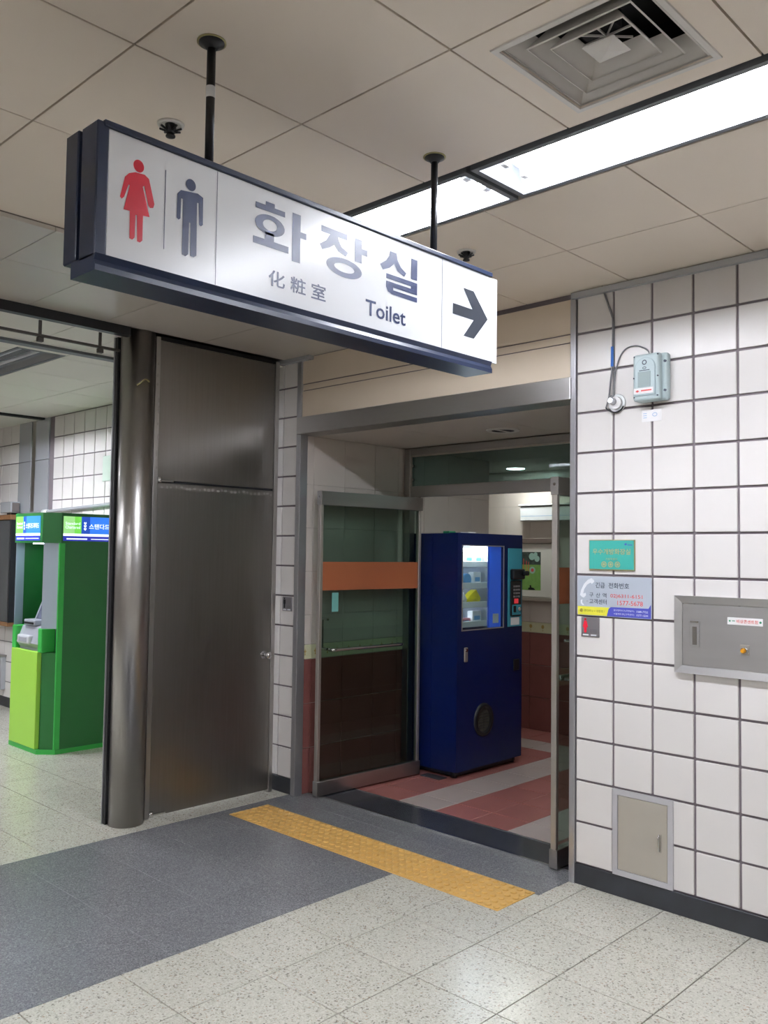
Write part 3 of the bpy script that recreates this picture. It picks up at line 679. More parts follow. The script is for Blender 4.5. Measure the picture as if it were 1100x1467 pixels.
# ================================================================== VENDING MACHINE
vm = empty('vending_machine', (-1.87, 1.48, 0), 'blue vending machine with lit product window behind the left glass door', 'vending machine')
VX = -1.64; VY0, VY1, VZ0, VZ1 = 1.08, 1.872, .045, 1.742
wy0, wy1, wz0, wz1 = 1.132, 1.622, 1.05, 1.652
py1 = 1.468
b = B(); box(b, -2.09, -2.075, VY0, VY1, VZ0, VZ1); box(b, -2.075, -1.725, VY0, VY0+.015, VZ0, VZ1); box(b, -2.075, -1.725, VY1-.015, VY1, VZ0, VZ1)
box(b, -2.075, -1.725, VY0+.015, VY1-.015, VZ1-.015, VZ1); box(b, -2.075, -1.725, VY0+.015, VY1-.015, VZ0, VZ0+.015)
obj('body', b, 'vm_blue', vm)
b = B(); box(b, -1.90, -1.88, VY0-.004, VY0, VZ0, VZ1); obj('body_seam', b, 'vm_blue', vm)
b = B()
box(b, -1.722, VX, VY0-.004, wy0, VZ0+.005, VZ1+.004); box(b, -1.722, VX, wy1, VY1, VZ0+.005, VZ1+.004)
box(b, -1.722, VX, wy0, wy1, wz1, VZ1+.004); box(b, -1.722, VX, wy0, wy1, VZ0+.005, wz0)
vd = obj('door', b, 'vm_blue', vm)
b = B(); fw = .008
for a in ((wy0-fw, wy1+fw, wz1, wz1+fw), (wy0-fw, wy1+fw, wz0-fw, wz0), (wy0-fw, wy0, wz0, wz1), (wy1, wy1+fw, wz0, wz1)): box(b, VX-.004, VX+.005, *a)
obj('window_frame', b, 'alu', vd)
obj('window_pane', nbox(VX-.006, VX-.002, wy0, wy1, wz0, wz1), 'glass_clear', vd)
obj('divider_panel', nbox(VX-.03, VX-.02, py1, wy1, wz0, wz1), 'vm_panel', vm)
b = B(); box(b, -2.03, -2.02, wy0-.03, py1+.02, wz0-.02, wz1+.02); box(b, -2.02, -1.722, wy0-.03, wy0-.02, wz0-.02, wz1+.02); box(b, -2.02, -1.66, py1, py1+.006, wz0-.02, wz1+.02); box(b, -2.02, -1.722, wy0-.02, py1, wz1+.01, wz1+.02)
obj('product_bay', b, 'grey_in', vm)
b = B(); cyl(b, (-1.70, wy0+.005, wz1-.03), (-1.70, wy0+.33, wz1-.022), .016, n=12); obj('bay_light', b, mat('bay_lamp', 'f6f8ff', .5, emit=55., emit_col='f4f6ff'), vm)
b = B(); cyl(b, (-1.735, wy0-.008, wz0), (-1.735, wy0-.008, wz1), .008, n=10); obj('bay_light', b, mat('bay_side_fill', 'f6f8ff', .5, emit=55., emit_col='f4f6ff'), vm)  # hidden strip added to brighten the goods from the left
VF = Face((VX, 0, 0), (0, 1, 0), (0, 0, 1))
shz = [1.508, 1.354, 1.215, 1.076]
for z in shz:
    zz = 1.592+(z-1.592)*1.012
    b = B(); box(b, -2.01, -1.69, wy0, py1, zz, zz+.012); box(b, -1.69, -1.672, wy0, py1, zz-.008, zz+.035, bev=.002); obj('shelf', b, 'white_pl', vm)
b = B(); box(b, VX-.02, VX-.018, wy1-.10, wy1-.03, wz0+.03, wz0+.10); obj('price_card', b, 'paper', vm)
# control column
cpY0, cpY1, cpZ0, cpZ1 = 1.677, 1.858, 1.045, 1.642
b = B(); box(b, VX, VX+.008, cpY0, cpY1, cpZ0, cpZ1, bev=.003); cp = obj('control_panel', b, 'vm_teal', vm)
b = B(); box(b, VX+.006, VX+.05, cpY0+.02, cpY1-.012, 1.405, 1.485, bev=.012, seg=2); box(b, VX+.03, VX+.075, cpY1-.06, cpY1+.01, 1.435, 1.47, bev=.008); obj('bill_slot', b, 'vm_dark', cp)
b = B(); box(b, VX+.006, VX+.022, cpY0+.022, cpY1-.02, 1.125, 1.395, bev=.01, seg=2); kp = obj('keypad_housing', b, 'vm_dark', cp)
for r in range(4):
    for c in range(3):
        b = B(); box(b, VX+.021, VX+.027, cpY0+.047+c*.03, cpY0+.069+c*.03, 1.345-r*.026, 1.359-r*.026, bev=.001); obj('key', b, 'plaque', kp)
b = B(); box(b, VX+.021, VX+.025, cpY0+.06, cpY0+.11, 1.222, 1.258); obj('display', b, 'screen_red', kp)
b = B(); box(b, VX+.02, VX+.024, cpY0+.035, cpY1-.035, 1.135, 1.212, bev=.001); obj('coin_plate', b, 'vm_teal', kp)
b = B(); cyl(b, (VX+.022, cpY0+.118, 1.18), (VX+.034, cpY0+.118, 1.18), .015, n=16); obj('return_button', b, 'chrome', kp)
b = B(); box(b, VX+.022, VX+.03, cpY0+.045, cpY0+.08, 1.155, 1.205, bev=.004); obj('coin_slot', b, 'vm_dark', kp)
b = B(); box(b, VX+.007, VX+.0095, cpY0+.035, cpY1-.035, 1.057, 1.115); obj('notice_label', b, 'paper', cp)
b = B(); box(b, VX, VX+.012, 1.152, 1.19, .82, .925, bev=.006, seg=2); lk = obj('door_lock', b, 'alu', vm)
b = B(); cyl(b, (VX+.01, 1.171, .905), (VX+.016, 1.171, .905), .013, n=14); obj('keyhole', b, 'chrome', lk)
b = B(); box(b, VX, VX+.01, 1.755, 1.83, .71, .795, bev=.006, seg=2); obj('coin_return', b, 'vm_dark', vm)
b = B()
NR = 32
def oval(r1, r2, x): return [b.verts.new((x, 1.387+r1*math.cos(2*math.pi*k/NR), .385+r2*math.sin(2*math.pi*k/NR))) for k in range(NR)]
R_ = [oval(.112, .122, VX), oval(.104, .114, VX+.018), oval(.082, .092, VX+.018), oval(.075, .086, VX+.002)]
for A, C in zip(R_, R_[1:]):
    for k in range(NR): f = b.faces.new((A[k], A[(k+1) % NR], C[(k+1) % NR], C[k])); f.smooth = True
b.faces.new(R_[-1])
pf = obj('pickup_ring', b, 'vm_dark', vm)
b = B(); VF2 = Face((VX+.003, 0, 0), (0, 1, 0), (0, 0, 1))
flat(b, VF2, [(1.387+.074*math.cos(math.pi/2+math.pi*k/12), .385+.085*math.sin(math.pi/2+math.pi*k/12)) for k in range(13)]); flat(b, VF2, [(1.393+.066*math.cos(-math.pi/2+math.pi*k/12), .385+.083*math.sin(-math.pi/2+math.pi*k/12)) for k in range(13)])
obj('pickup_flap', b, mat('smoky_flap', '53564f', .25, var=.2, vscale=30), pf)
for k in range(7):
    b = B(); zz = .325+.02*k; hw = .06*math.sqrt(max(.05, 1-((zz-.385)/.085)**2)); box(b, VX+.003, VX+.007, 1.387-hw, 1.383, zz, zz+.004); box(b, VX+.003, VX+.007, 1.395, 1.39+hw, zz, zz+.004); obj('flap_rib', b, 'vm_dark', pf)
for y in (VY0+.05, VY1-.05):
    for x in (-2.04, -1.70):
        b = B(); cyl(b, (x, y, 0.0), (x, y, VZ0+.002), .024, n=12); obj('foot', b, 'vm_dark', vm)
obj('kick_plate', nbox(-2.06, -1.68, VY0+.03, VY1-.03, .012, .043), 'black', vm)  # black base of the machine
# products in the bay
def product(kind, y, z, w, h, m, label, d=.05, x=-1.702):
    t = None; h *= 1.08; w *= 1.08
    if kind == 'box':
        b = nbox(x-d, x, y-w/2, y+w/2, z, z+h, bev=.004)
        t = obj('product_box', b, m, None, label, 'packet', 'goods in the vending machine')
        F_ = Face((x, 0, 0), (0, 1, 0), (0, 0, 1)); b = B(); rect(b, F_, y-w*.32, y+w*.32, z+h*.3, z+h*.62, .001); obj('print', b, 'sky', t)
    elif kind == 'round':
        b = B(); cyl(b, (x-d, y, z+h/2), (x, y, z+h/2), h/2, n=24); t = obj('product_tin', b, m, None, label, 'packet', 'goods in the vending machine')
        F_ = Face((x, 0, 0), (0, 1, 0), (0, 0, 1)); b = B(); ring(b, F_, y, z+h/2, h*.42, h*.42, h*.3, h*.3, .001, 20); obj('print', b, 'sky', t)
    elif kind == 'bag':
        b = B()
        n = 9
        prof = [(-w/2, 0), (w/2*.8, 0), (w/2, h*.45), (w*.18, h), (-w*.1, h*.8), (-w*.5, h*.35)]
        A = [b.verts.new((x, y+p[0], z+p[1])) for p in prof]; C = [b.verts.new((x-d, y+p[0], z+p[1])) for p in prof]
        mA = b.verts.new((x+.018, y, z+h*.42)); mC = b.verts.new((x-d-.018, y, z+h*.42))
        for k in range(6):
            k2 = (k+1) % 6
            b.faces.new((A[k], A[k2], mA)); b.faces.new((C[k2], C[k], mC)); b.faces.new((A[k2], A[k], C[k], C[k2]))
        bmesh.ops.recalc_face_normals(b, faces=b.faces)
        t = obj('product_bag', b, m, None, label, 'packet', 'goods in the vending machine')
    return t
z1, z2, z3, z4 = [1.592+(z-1.592)*1.012+.0125 for z in shz]
product('box', 1.175, z1, .07, .074, 'paper', 'white packet at the left of the top machine shelf')
product('box', 1.285, z1, .085, .074, 'white_pl', 'white packet in the middle of the top machine shelf')
product('box', 1.40, z1, .085, .072, 'paper', 'white packet at the right of the top machine shelf')
product('box', 1.172, z2, .06, .085, 'green_w', 'green and white packet at the left of the second machine shelf')
product('round', 1.27, z2, .08, .08, 'sky', 'round light blue tin on the second machine shelf')
product('box', 1.385, z2, .085, .09, 'white_pl', 'white box at the right of the second machine shelf')
product('bag', 1.205, z3, .11, .085, 'paper', 'crumpled white bag on the third machine shelf')
product('bag', 1.345, z3, .15, .10, 'yellow', 'yellow pointed bag on the third machine shelf')
product('box', 1.166, z4, .045, .045, 'green_w', 'small green packet at the left of the bottom machine shelf')
product('box', 1.255, z4, .10, .04, 'pink', 'flat pink packet in the middle of the bottom machine shelf')
product('box', 1.385, z4, .10, .085, 'white_pl', 'white packet at the right of the bottom machine shelf')
b = B(); box(b, -1.86, -1.80, 1.17, 1.25, VZ1+.0005, VZ1+.02, bev=.004); obj('green_pack', b, 'green_w', None, 'small green pack lying on top of the vending machine', 'pack')
b = B(); box(b, -1.80, -1.72, 1.3, 1.39, VZ1+.0045, VZ1+.016, bev=.003); obj('paper_slip', b, 'paper', None, 'white paper slip lying on top of the vending machine', 'paper')

# ================================================================== WASHROOM FITTINGS
pb = empty('notice_board', (-2.4, 2.98, 1.2), 'framed green picture notice on the washroom back wall', 'notice')
obj('board', nbox(-2.83, -2.05, 2.962, 2.99, 1.212, 1.70, bev=.003), 'poster_paper', pb)
obj('ledge', nbox(-2.85, -2.03, 2.93, 2.99, 1.175, 1.208, bev=.003), 'alu', pb)
obj('top_rail', nbox(-2.85, -2.03, 2.94, 2.99, 1.70, 1.745, bev=.003), mat('brown_rail', '6d5f58', .5), pb)
PF = Face((0, 2.962, 0), (1, 0, 0), (0, 0, 1))
b = B(); rect(b, PF, -2.66, -2.195, 1.272, 1.622); pic = obj('picture', b, 'poster_green', pb)
b = B(); rect(b, PF, -2.66, -2.195, 1.505, 1.622, .0012); obj('foliage', b, 'poster_dark', pic)
b = B(); disc(b, PF, -2.29, 1.58, .033, d=.0016); disc(b, PF, -2.235, 1.56, .028, d=.0016); disc(b, PF, -2.25, 1.60, .02, d=.0016); obj('blossom', b, 'poster_pale', pic)
b = B(); disc(b, PF, -2.285, 1.455, .032, d=.0014); obj('emblem', b, 'poster_pale', pic)
b = B(); disc(b, PF, -2.285, 1.455, .016, d=.0018); obj('emblem_centre', b, 'text_red', pic)
b = B()
for x, z0, z1_ in ((-2.385, 1.40, 1.56), (-2.355, 1.42, 1.54), (-2.33, 1.40, 1.53)): rect(b, PF, x, x+.007, z0, z1_, .0016)
obj('vertical_print', b, 'text_red', pic)
b = B(); flat(b, PF, [(-2.33, 1.274), (-2.25, 1.274), (-2.27, 1.292), (-2.295, 1.296), (-2.3, 1.318), (-2.315, 1.315), (-2.312, 1.298), (-2.33, 1.29)], .0014); obj('silhouette', b, 'vm_dark', pic)
bx_ = empty('wall_light_box', (-2.0, 2.9, 1.9), 'long white wall box mounted high on the washroom back wall', 'wall box')
obj('housing', nbox(-2.385, -1.2, 2.90, 2.99, 1.905, 2.035, bev=.006), 'white_pl', bx_)
obj('top_lip', nbox(-2.395, -1.19, 2.885, 2.99, 2.043, 2.058, bev=.003), 'paper', bx_)
b = B(); box(b, -2.38, -1.21, 2.91, 2.98, 2.035, 2.043); obj('gap', b, 'vm_dark', bx_)
b = B(); BFc = Face((0, 2.90, 0), (1, 0, 0), (0, 0, 1)); rect(b, BFc, -2.37, -1.22, 1.948, 1.951); obj('stripe', b, 'sky', bx_)
def downlight(x, y, label):
    t = empty('downlight', (x, y, 2.372), label, 'lamp', 'washroom downlights')
    b = B(); lathe(b, (x, y, 2.372), [(.098, 0), (.096, -.005), (.08, -.005), (.078, 0.)], 32); obj('bezel', b, 'white_pl', t)
    b = B(); cyl(b, (x, y, 2.371), (x, y, 2.366), .079, n=32); obj('lens', b, 'down', t)
downlight(-1.01, 1.3, 'lit round downlight nearest the glass transom')
downlight(-2.28, 2.68, 'lit round downlight over the washroom back corner')
t = empty('round_air_grille', (-.935, .64, 2.372), 'round slotted air grille in the ceiling of the entrance niche', 'grille')
b = B(); lathe(b, (-.935, .64, 2.372), [(.105, 0), (.1, -.008), (.085, -.01), (.08, -.002)], 32); obj('rim', b, 'vent', t)
for s in (-1, 1):
    b = B()
    pts = [(-.935+s*(.01+.062*math.sin(math.pi*k/10)), .64-.068*math.cos(math.pi*k/10)) for k in range(11)]
    prism(b, pts, 'z', 2.367, 2.3715); obj('slot', b, 'duct', t)
b = B(); box(b, -.945, -.925, .565, .715, 2.364, 2.371); obj('bridge', b, 'vent', t)

# ================================================================== THINGS ON THE RIGHT TILED WALL
WF = Face((0, -.006, 0), (1, 0, 0), (0, 0, 1))
# gas / voice device with cable and socket
dv = empty('wall_device', (.41, 0, 2.31), 'grey plastic alarm box with arched front high on the tiled wall', 'device')
obj('back_shell', nbox(.328, .486, -.05, -.006, 2.312, 2.532, bev=.014, seg=3), 'device', dv)
fs = obj('front_cover', nbox(.332, .462, -.082, -.04, 2.312, 2.53, bev=.012, seg=3), 'device', dv)
DF = Face((0, -.082, 0), (1, 0, 0), (0, 0, 1))
b = B()
arch = [(.346, 2.335), (.446, 2.335)] + [(.396+.05*math.cos(math.pi*k/14), 2.462+.05*math.sin(math.pi*k/14)) for k in range(15)]
prism(b, arch, 'y', -.0865, -.078); ar = obj('arched_panel', b, mat('device_panel', 'a3b4b8', .4), fs)
arch2 = [(.350, 2.339), (.442, 2.339)] + [(.396+.046*math.cos(math.pi*k/14), 2.462+.046*math.sin(math.pi*k/14)) for k in range(15)]
b = B(); prism(b, arch2, 'y', -.088, -.086); obj('panel_face', b, 'device', fs)
b = B(); box(b, .362, .424, -.0895, -.0875, 2.375, 2.445); obj('window', b, 'device_in', fs)
b = B(); box(b, .342, .438, -.0895, -.0875, 2.343, 2.37); wl_ = obj('label', b, 'paper', fs)
b = B(); LF = Face((0, -.0895, 0), (1, 0, 0), (0, 0, 1)); flat(b, LF, [(.35, 2.356), (.36, 2.35), (.37, 2.356), (.36, 2.362)]); rect(b, LF, .378, .43, 2.354, 2.36); obj('label_print', b, 'text_red', wl_)
b = B(); LF2 = Face((0, -.088, 0), (1, 0, 0), (0, 0, 1)); ring(b, LF2, .394, 2.488, .012, .012, .007, .007); ring(b, LF2, .394, 2.462, .01, .006, .007, .003); rect(b, LF2, .368, .42, 2.449, 2.453); obj('emblem', b, 'text_dark', fs)
for x, z in ((.338, 2.42), (.456, 2.42), (.455, 2.33), (.34, 2.33), (.456, 2.52), (.34, 2.52)):
    b = B(); cyl(b, (x, -.0835, z), (x, -.078, z), .0035, n=10); obj('screw', b, 'text_dark', fs)
for z in (2.355, 2.49):
    b = B(); cyl(b, (.476, -.053, z), (.476, -.044, z), .006, n=10); obj('mount_screw', b, 'text_dark', dv)
b = B(); tube(b, smooth_path([(.392, -.03, 2.531), (.38, -.028, 2.556), (.353, -.02, 2.575), (.31, -.014, 2.592), (.262, -.012, 2.586), (.228, -.012, 2.55), (.206, -.014, 2.48), (.198, -.016, 2.41), (.203, -.03, 2.36)]), .0035, 8)
obj('device_cord', b, 'cable', None, 'thin grey cord looping from the alarm box to the socket', 'cord')
sk = empty('wall_socket', (.21, 0, 2.33), 'round white wall socket with a plug beside the alarm box', 'socket')
b = B(); cyl(b, (.212, -.006, 2.328), (.212, -.014, 2.328), .045, .042, n=32); obj('plate', b, 'white_pl', sk)
b = B(); cyl(b, (.212, -.014, 2.328), (.212, -.03, 2.328), .031, .029, n=28); obj('outlet', b, 'paper', sk)
b = B(); cyl(b, (.203, -.03, 2.333), (.203, -.06, 2.336), .017, .013, n=18); tube(b, [(.203, -.055, 2.336), (.203, -.045, 2.36)], .007, 8); obj('plug', b, 'cladding', sk)
b = B(); tube(b, smooth_path([(.16, -.025, 2.31), (.175, -.02, 2.295), (.205, -.018, 2.283), (.235, -.018, 2.292), (.25, -.018, 2.31)]), .004, 8); obj('cable_loop', b, 'black', sk)
b = B(); tube(b, smooth_path([(.139, -.02, 2.93), (.15, -.014, 2.87), (.166, -.011, 2.817), (.188, -.011, 2.75), (.188, -.011, 2.6), (.186, -.011, 2.507), (.176, -.012, 2.42), (.17, -.014, 2.36), (.16, -.022, 2.31)]), .004, 8)
cb = obj('power_cable', b, 'cable', None, 'grey power cable running down from the ceiling to the wall socket', 'cable')
b = B(); tube(b, [(.142, -.03, 2.91), (.148, -.012, 2.86), (.196, -.011, 2.72), (.196, -.011, 2.36)], .0028, 8); obj('second_strand', b, 'cable', cb)
b = B(); tube(b, [(.188, -.012, 2.606), (.187, -.012, 2.51)], .0075, 10); obj('blue_tag', b, 'blue_tag', cb)
st = obj('wall_sticker', nbox(.339, .438, -.0075, -.006, 2.224, 2.279), 'paper', None, 'small white paper sticker on the tiles under the alarm box', 'sticker')
b = B()
SFc = Face((0, -.0075, 0), (1, 0, 0), (0, 0, 1))
for z in (2.262, 2.252, 2.242): rect(b, SFc, .347, .365, z, z+.002)
obj('faint_lines', b, 'sky', st)
b = B(); ring(b, SFc, .405, 2.255, .012, .009, .010, .007); obj('faint_stamp', b, 'sky', st)
# teal plaque
gp = obj('teal_plaque', nbox(.063, .306, -.014, -.006, 1.524, 1.671, bev=.001), 'brass', None, 'teal plaque with gold lettering and brass edge on the tiles', 'plaque')
GF = Face((0, -.0155, 0), (1, 0, 0), (0, 0, 1))
obj('face', nbox(.067, .302, -.0155, -.013, 1.53, 1.667), 'teal_sign', gp)
b = B(); text(b, GF, '우수개방화장실', .085, .286, 1.600, 1.628, .01); obj('gold_title', b, 'gold', gp)
b = B(); text(b, GF, '서울특별시', .155, .216, 1.574, 1.584, .0); obj('gold_subtitle', b, 'gold', gp)
b = B()
for x in (.146, .182, .218):
    ring(b, GF, x, 1.553, .014, .014, .010, .010); disc(b, GF, x, 1.553, .007, n=6)
obj('gold_rosettes', b, 'gold', gp)
b = B(); rect(b, GF, .27, .295, 1.644, 1.648); flat(b, GF, [(.252, 1.65), (.262, 1.643), (.268, 1.651), (.262, 1.655)]); obj('corner_emblem', b, 'sign_blue', gp)
# emergency phone number sign
ps = obj('phone_number_sign', nbox(-.003, .389, -.010, -.0062, 1.302, 1.494, bev=.0006), 'greysign', None, 'grey emergency telephone number sign with yellow and blue foot', 'sign')
NF = Face((0, -.010, 0), (1, 0, 0), (0, 0, 1))
b = B(); flat(b, NF, [(.0, 1.305), (.158, 1.305), (.172, 1.346), (.0, 1.346)]); obj('yellow_field', b, 'sign_yellow', ps)
b = B(); flat(b, NF, [(.16, 1.305), (.386, 1.305), (.386, 1.37), (.374, 1.351), (.18, 1.349), (.168, 1.338)], .001); obj('blue_field', b, 'sign_blue', ps)
b = B(); text(b, NF, '긴급', .098, .148, 1.438, 1.465, .012); text(b, NF, '전화번호', .168, .276, 1.438, 1.465, .012)
text(b, NF, '구', .064, .086, 1.392, 1.414, .01); text(b, NF, '산', .1, .123, 1.392, 1.414, .01); text(b, NF, '역', .136, .157, 1.392, 1.414, .01)
text(b, NF, '고객센터', .064, .158, 1.360, 1.384, .01); disc(b, NF, .052, 1.372, .002, n=8); obj('dark_lettering', b, 'text_dark', ps)
b = B(); text(b, NF, '02)6311-6151', .178, .344, 1.390, 1.412, .008); text(b, NF, '1577-5678', .215, .346, 1.360, 1.382, .008); obj('red_numbers', b, 'text_red', ps)
b = B(); text(b, NF, '편리하고 + 생활로 !', .036, .146, 1.320, 1.332, .0); obj('foot_lettering', b, 'text_dark', ps)
b = B(); ring(b, NF, .02, 1.326, .008, .008, .004, .004); obj('foot_emblem', b, 'pink', ps)
b = B(); text(b, NF, '철도범죄신고(국번없이)', .195, .302, 1.330, 1.340, .0, .0016); text(b, NF, '1588-7722', .314, .372, 1.330, 1.339, .0, .0016); text(b, NF, '서울메트로(고객센터)', .195, .302, 1.313, 1.323, .0, .0016); text(b, NF, '1577-1234', .314, .372, 1.313, 1.322, .0, .0016); obj('white_lettering', b, 'white_ink', ps)
b = B(); hs = [(.012, 1.40), (.018, 1.425), (.034, 1.455), (.055, 1.476), (.075, 1.484), (.088, 1.476), (.092, 1.468), (.078, 1.456), (.070, 1.462), (.052, 1.452), (.036, 1.43), (.03, 1.408), (.044, 1.412), (.046, 1.4), (.034, 1.388), (.024, 1.39)]
flat(b, NF, hs); flat(b, NF, [(.016, 1.375), (.026, 1.38), (.024, 1.365), (.036, 1.352), (.026, 1.351), (.016, 1.36)]); obj('handset_mark', b, 'white_ink', ps)
# small pictogram plaques
def mini(x0, z0, w, h, kind, label):
    t = obj('washroom_plaque', nbox(x0, x0+w, -.012, -.006, z0, z0+h, bev=.0015), 'plaque', None, label, 'plaque', 'braille washroom plaques')
    F_ = Face((x0, -.012, z0), (1, 0, 0), (0, 0, 1))
    b = B(); cx_ = w*.24
    disc(b, F_, cx_, h*.88, .006, n=16)
    if kind == 'f': flat(b, F_, [(cx_-.007, h*.8), (cx_+.007, h*.8), (cx_+.014, h*.5), (cx_+.008, h*.46), (cx_+.006, h*.2), (cx_-.006, h*.2), (cx_-.008, h*.46), (cx_-.014, h*.5)])
    else: flat(b, F_, [(cx_-.01, h*.8), (cx_+.01, h*.8), (cx_+.011, h*.5), (cx_+.007, h*.5), (cx_+.006, h*.2), (cx_-.006, h*.2), (cx_-.007, h*.5), (cx_-.011, h*.5)])
    obj('pictogram', b, 'red' if kind == 'f' else 'vm_dark', t)
    b = B()
    for r in range(3):
        for c in range(5): disc(b, F_, w*(.52+.08*c), h*(.36-.06*r), .0015, n=6, d=.0012)
    obj('raised_dots', b, 'text_dark', t)
    b = B(); rect(b, F_, w*.1, w*.42, h*.06, h*.13); rect(b, F_, w*.55, w*.86, h*.06, h*.13); obj('caption_bar', b, 'white_ink', t)
mini(.02, 1.199, .098, .096, 'f', 'small steel plaque with red woman pictogram under the phone sign')
mini(-2.265, 1.199, .098, .094, 'm', 'small steel plaque with black man pictogram on the narrow tiled strip')
# recessed steel call cabinet
cbn = empty('steel_cabinet', (.9, 0, 1.07), 'stainless steel wall cabinet with amber lamp at the right edge', 'cabinet')
X0, X1, Z0, Z1 = .508, 1.30, 1.076, 1.42
b = B(); w = .034
o_ = [(X0, Z0), (X1, Z0), (X1, Z1), (X0, Z1)]; i_ = [(X0+w, Z0+w), (X1-w, Z0+w), (X1-w, Z1-w), (X0+w, Z1-w)]
V0 = [b.verts.new((x, -.004, z)) for x, z in o_]; V1 = [b.verts.new((x, -.03, z)) for x, z in o_]; V2 = [b.verts.new((x, -.022, z)) for x, z in i_]; V3 = [b.verts.new((x, -.004, z)) for x, z in i_]
for A, C in ((V0, V1), (V1, V2), (V2, V3)):
    for k in range(4): b.faces.new((A[k], A[(k+1) % 4], C[(k+1) % 4], C[k]))
bmesh.ops.recalc_face_normals(b, faces=b.faces)
obj('frame', b, 'cab_steel', cbn)
cd = obj('door_panel', nbox(X0+w+.001, X1-w-.001, -.0205, -.006, Z0+w+.001, Z1-w-.002), 'cab_steel', cbn)
CF = Face((0, -.0205, 0), (1, 0, 0), (0, 0, 1))
b = B(); box(b, .58, .622, -.024, -.0205, 1.195, 1.31, bev=.001); ch = obj('latch_plate', b, 'cab_steel', cd)
b = B(); box(b, .59, .611, -.0255, -.0235, 1.205, 1.285, bev=.001); obj('latch_recess', b, 'steel_dull', ch)
b = B(); box(b, .582, .619, -.029, -.024, 1.304, 1.31); obj('latch_lip', b, 'chrome', ch)
lb = obj('label', nbox(.746, .896, -.022, -.0203, 1.305, 1.336), 'paper', cd)
b = B(); text(b, Face((0, -.022, 0), (1, 0, 0), (0, 0, 1)), '비상콘센트함', .786, .878, 1.313, 1.328, .01); obj('label_lettering', b, 'text_red', lb)
b = B(); LFx = Face((0, -.022, 0), (1, 0, 0), (0, 0, 1)); disc(b, LFx, .757, 1.3205, .004, n=10); disc(b, LFx, .887, 1.3205, .005, n=10); rect(b, LFx, .766, .78, 1.3195, 1.3225); obj('label_marks', b, 'green_w', lb)
bp_ = obj('button_plate', nbox(.80, .842, -.024, -.0205, 1.178, 1.222, bev=.002), 'alu', cd)
b = B(); cyl(b, (.822, -.024, 1.198), (.822, -.042, 1.198), .016, .014, n=20); obj('button_collar', b, 'chrome', bp_)
b = B(); cyl(b, (.822, -.042, 1.198), (.822, -.056, 1.198), .012, .007, n=18); obj('amber_lamp', b, 'amber', bp_)
# access panel near the skirting
ap = empty('access_panel', (.342, 0, .1), 'beige metal access hatch low on the tiled wall', 'access panel')
X0, X1, Z0, Z1 = .191, .492, .1, .497
b = B(); w = .026
for a in ((X0, X1, Z1-w, Z1), (X0, X1, Z0, Z0+w), (X0, X0+w, Z0+w, Z1-w), (X1-w, X1, Z0+w, Z1-w)): box(b, a[0], a[1], -.014, .0, a[2], a[3], bev=.001)
obj('frame', b, 'access_fr', ap)
hd = obj('hatch_door', nbox(X0+w+.002, X1-w-.002, -.0125, .0, Z0+w+.002, Z1-w-.002, bev=.001), 'access', ap)
b = B(); box(b, .42, .436, -.0145, -.012, .255, .336, bev=.001); hh = obj('handle_plate', b, 'alu', hd)
b = B(); tube(b, smooth_path([(.428, -.013, .33), (.428, -.024, .326), (.428, -.026, .296), (.428, -.024, .266), (.428, -.013, .262)], 3), .004, 8); obj('handle', b, 'chrome', hh)

# ================================================================== CASH MACHINE AND HALL WALL
am = empty('cash_machine', (-4.61, -.35, 0), 'green bank cash machine kiosk with lit blue and green header', 'cash machine')
ax0, ax1 = -4.945, -4.262
fx0, fx1, fy, cyy = -4.862, -4.365, -.705, -.60
plan = [(ax0, -.02), (ax0, cyy), (fx0, fy), (fx1, fy), (ax1, cyy), (ax1, -.02)]
b = B(); prism(b, plan, 'z', 0.0, .035); obj('plinth', b, 'atm_green', am)
b = B(); prism(b, [(ax0+.005, -.02), (ax0+.005, cyy+.005), (fx0+.003, fy+.03), (fx1-.003, fy+.03), (ax1-.006, cyy+.006), (ax1-.006, -.02)], 'z', .035, .78); obj('lower_body', b, 'atm_dark', am)
b = B(); prism(b, plan, 'z', 1.638, 1.875); hdr = obj('header', b, 'atm_dark', am)
b = B(); box(b, ax0, ax0+.02, cyy, -.02, .035, 1.638); box(b, ax1-.02, ax1, cyy, -.02, .035, 1.638); box(b, ax0+.02, ax1-.02, -.04, -.02, .035, 1.638); obj('side_panels', b, 'atm_dark', am)
for x in (ax0, ax1-.018):
    obj('corner_post', nbox(x-.001, x+.019, cyy-.012, cyy+.035, .035, 1.638, bev=.003), 'atm_green', am)
obj('front_panel', nbox(fx0+.012, fx1-.02, fy-.005, fy+.032, .038, .785, bev=.003), 'atm_lime', am)
for x0_, x1_ in ((fx0-.02, fx0+.05), (fx1-.05, fx1+.02)):
    obj('console_cheek', nbox(x0_, x1_, fy+.01, fy+.12, .78, .968, bev=.006), 'atm_green', am)
obj('alcove_back', nbox(ax0+.02, ax1-.02, -.30, -.28, .78, 1.638), 'atm_green', am)
b = B(); prism(b, [(-.66, .80), (-.69, .84), (-.64, .965), (-.55, 1.0), (-.43, 1.30), (-.30, 1.34), (-.30, .78), (-.66, .78)], 'x', fx0+.055, fx1-.055); cs = obj('console', b, 'atm_grey', am)
b = B()
prism(b, [(-.552, 1.008), (-.436, 1.292), (-.44, 1.295), (-.556, 1.012)], 'x', fx0+.10, fx1-.10); obj('screen', b, mat('unlit_screen', '5d6070', .2), cs)
b = B(); box(b, fx0+.1, fx0+.3, -.655, -.56, .975, 1.02, bev=.006); obj('card_slot_block', b, 'atm_grey', cs)
b = B(); box(b, fx0+.12, fx0+.28, -.662, -.652, .985, 1.0); obj('card_slot', b, 'vm_dark', cs)
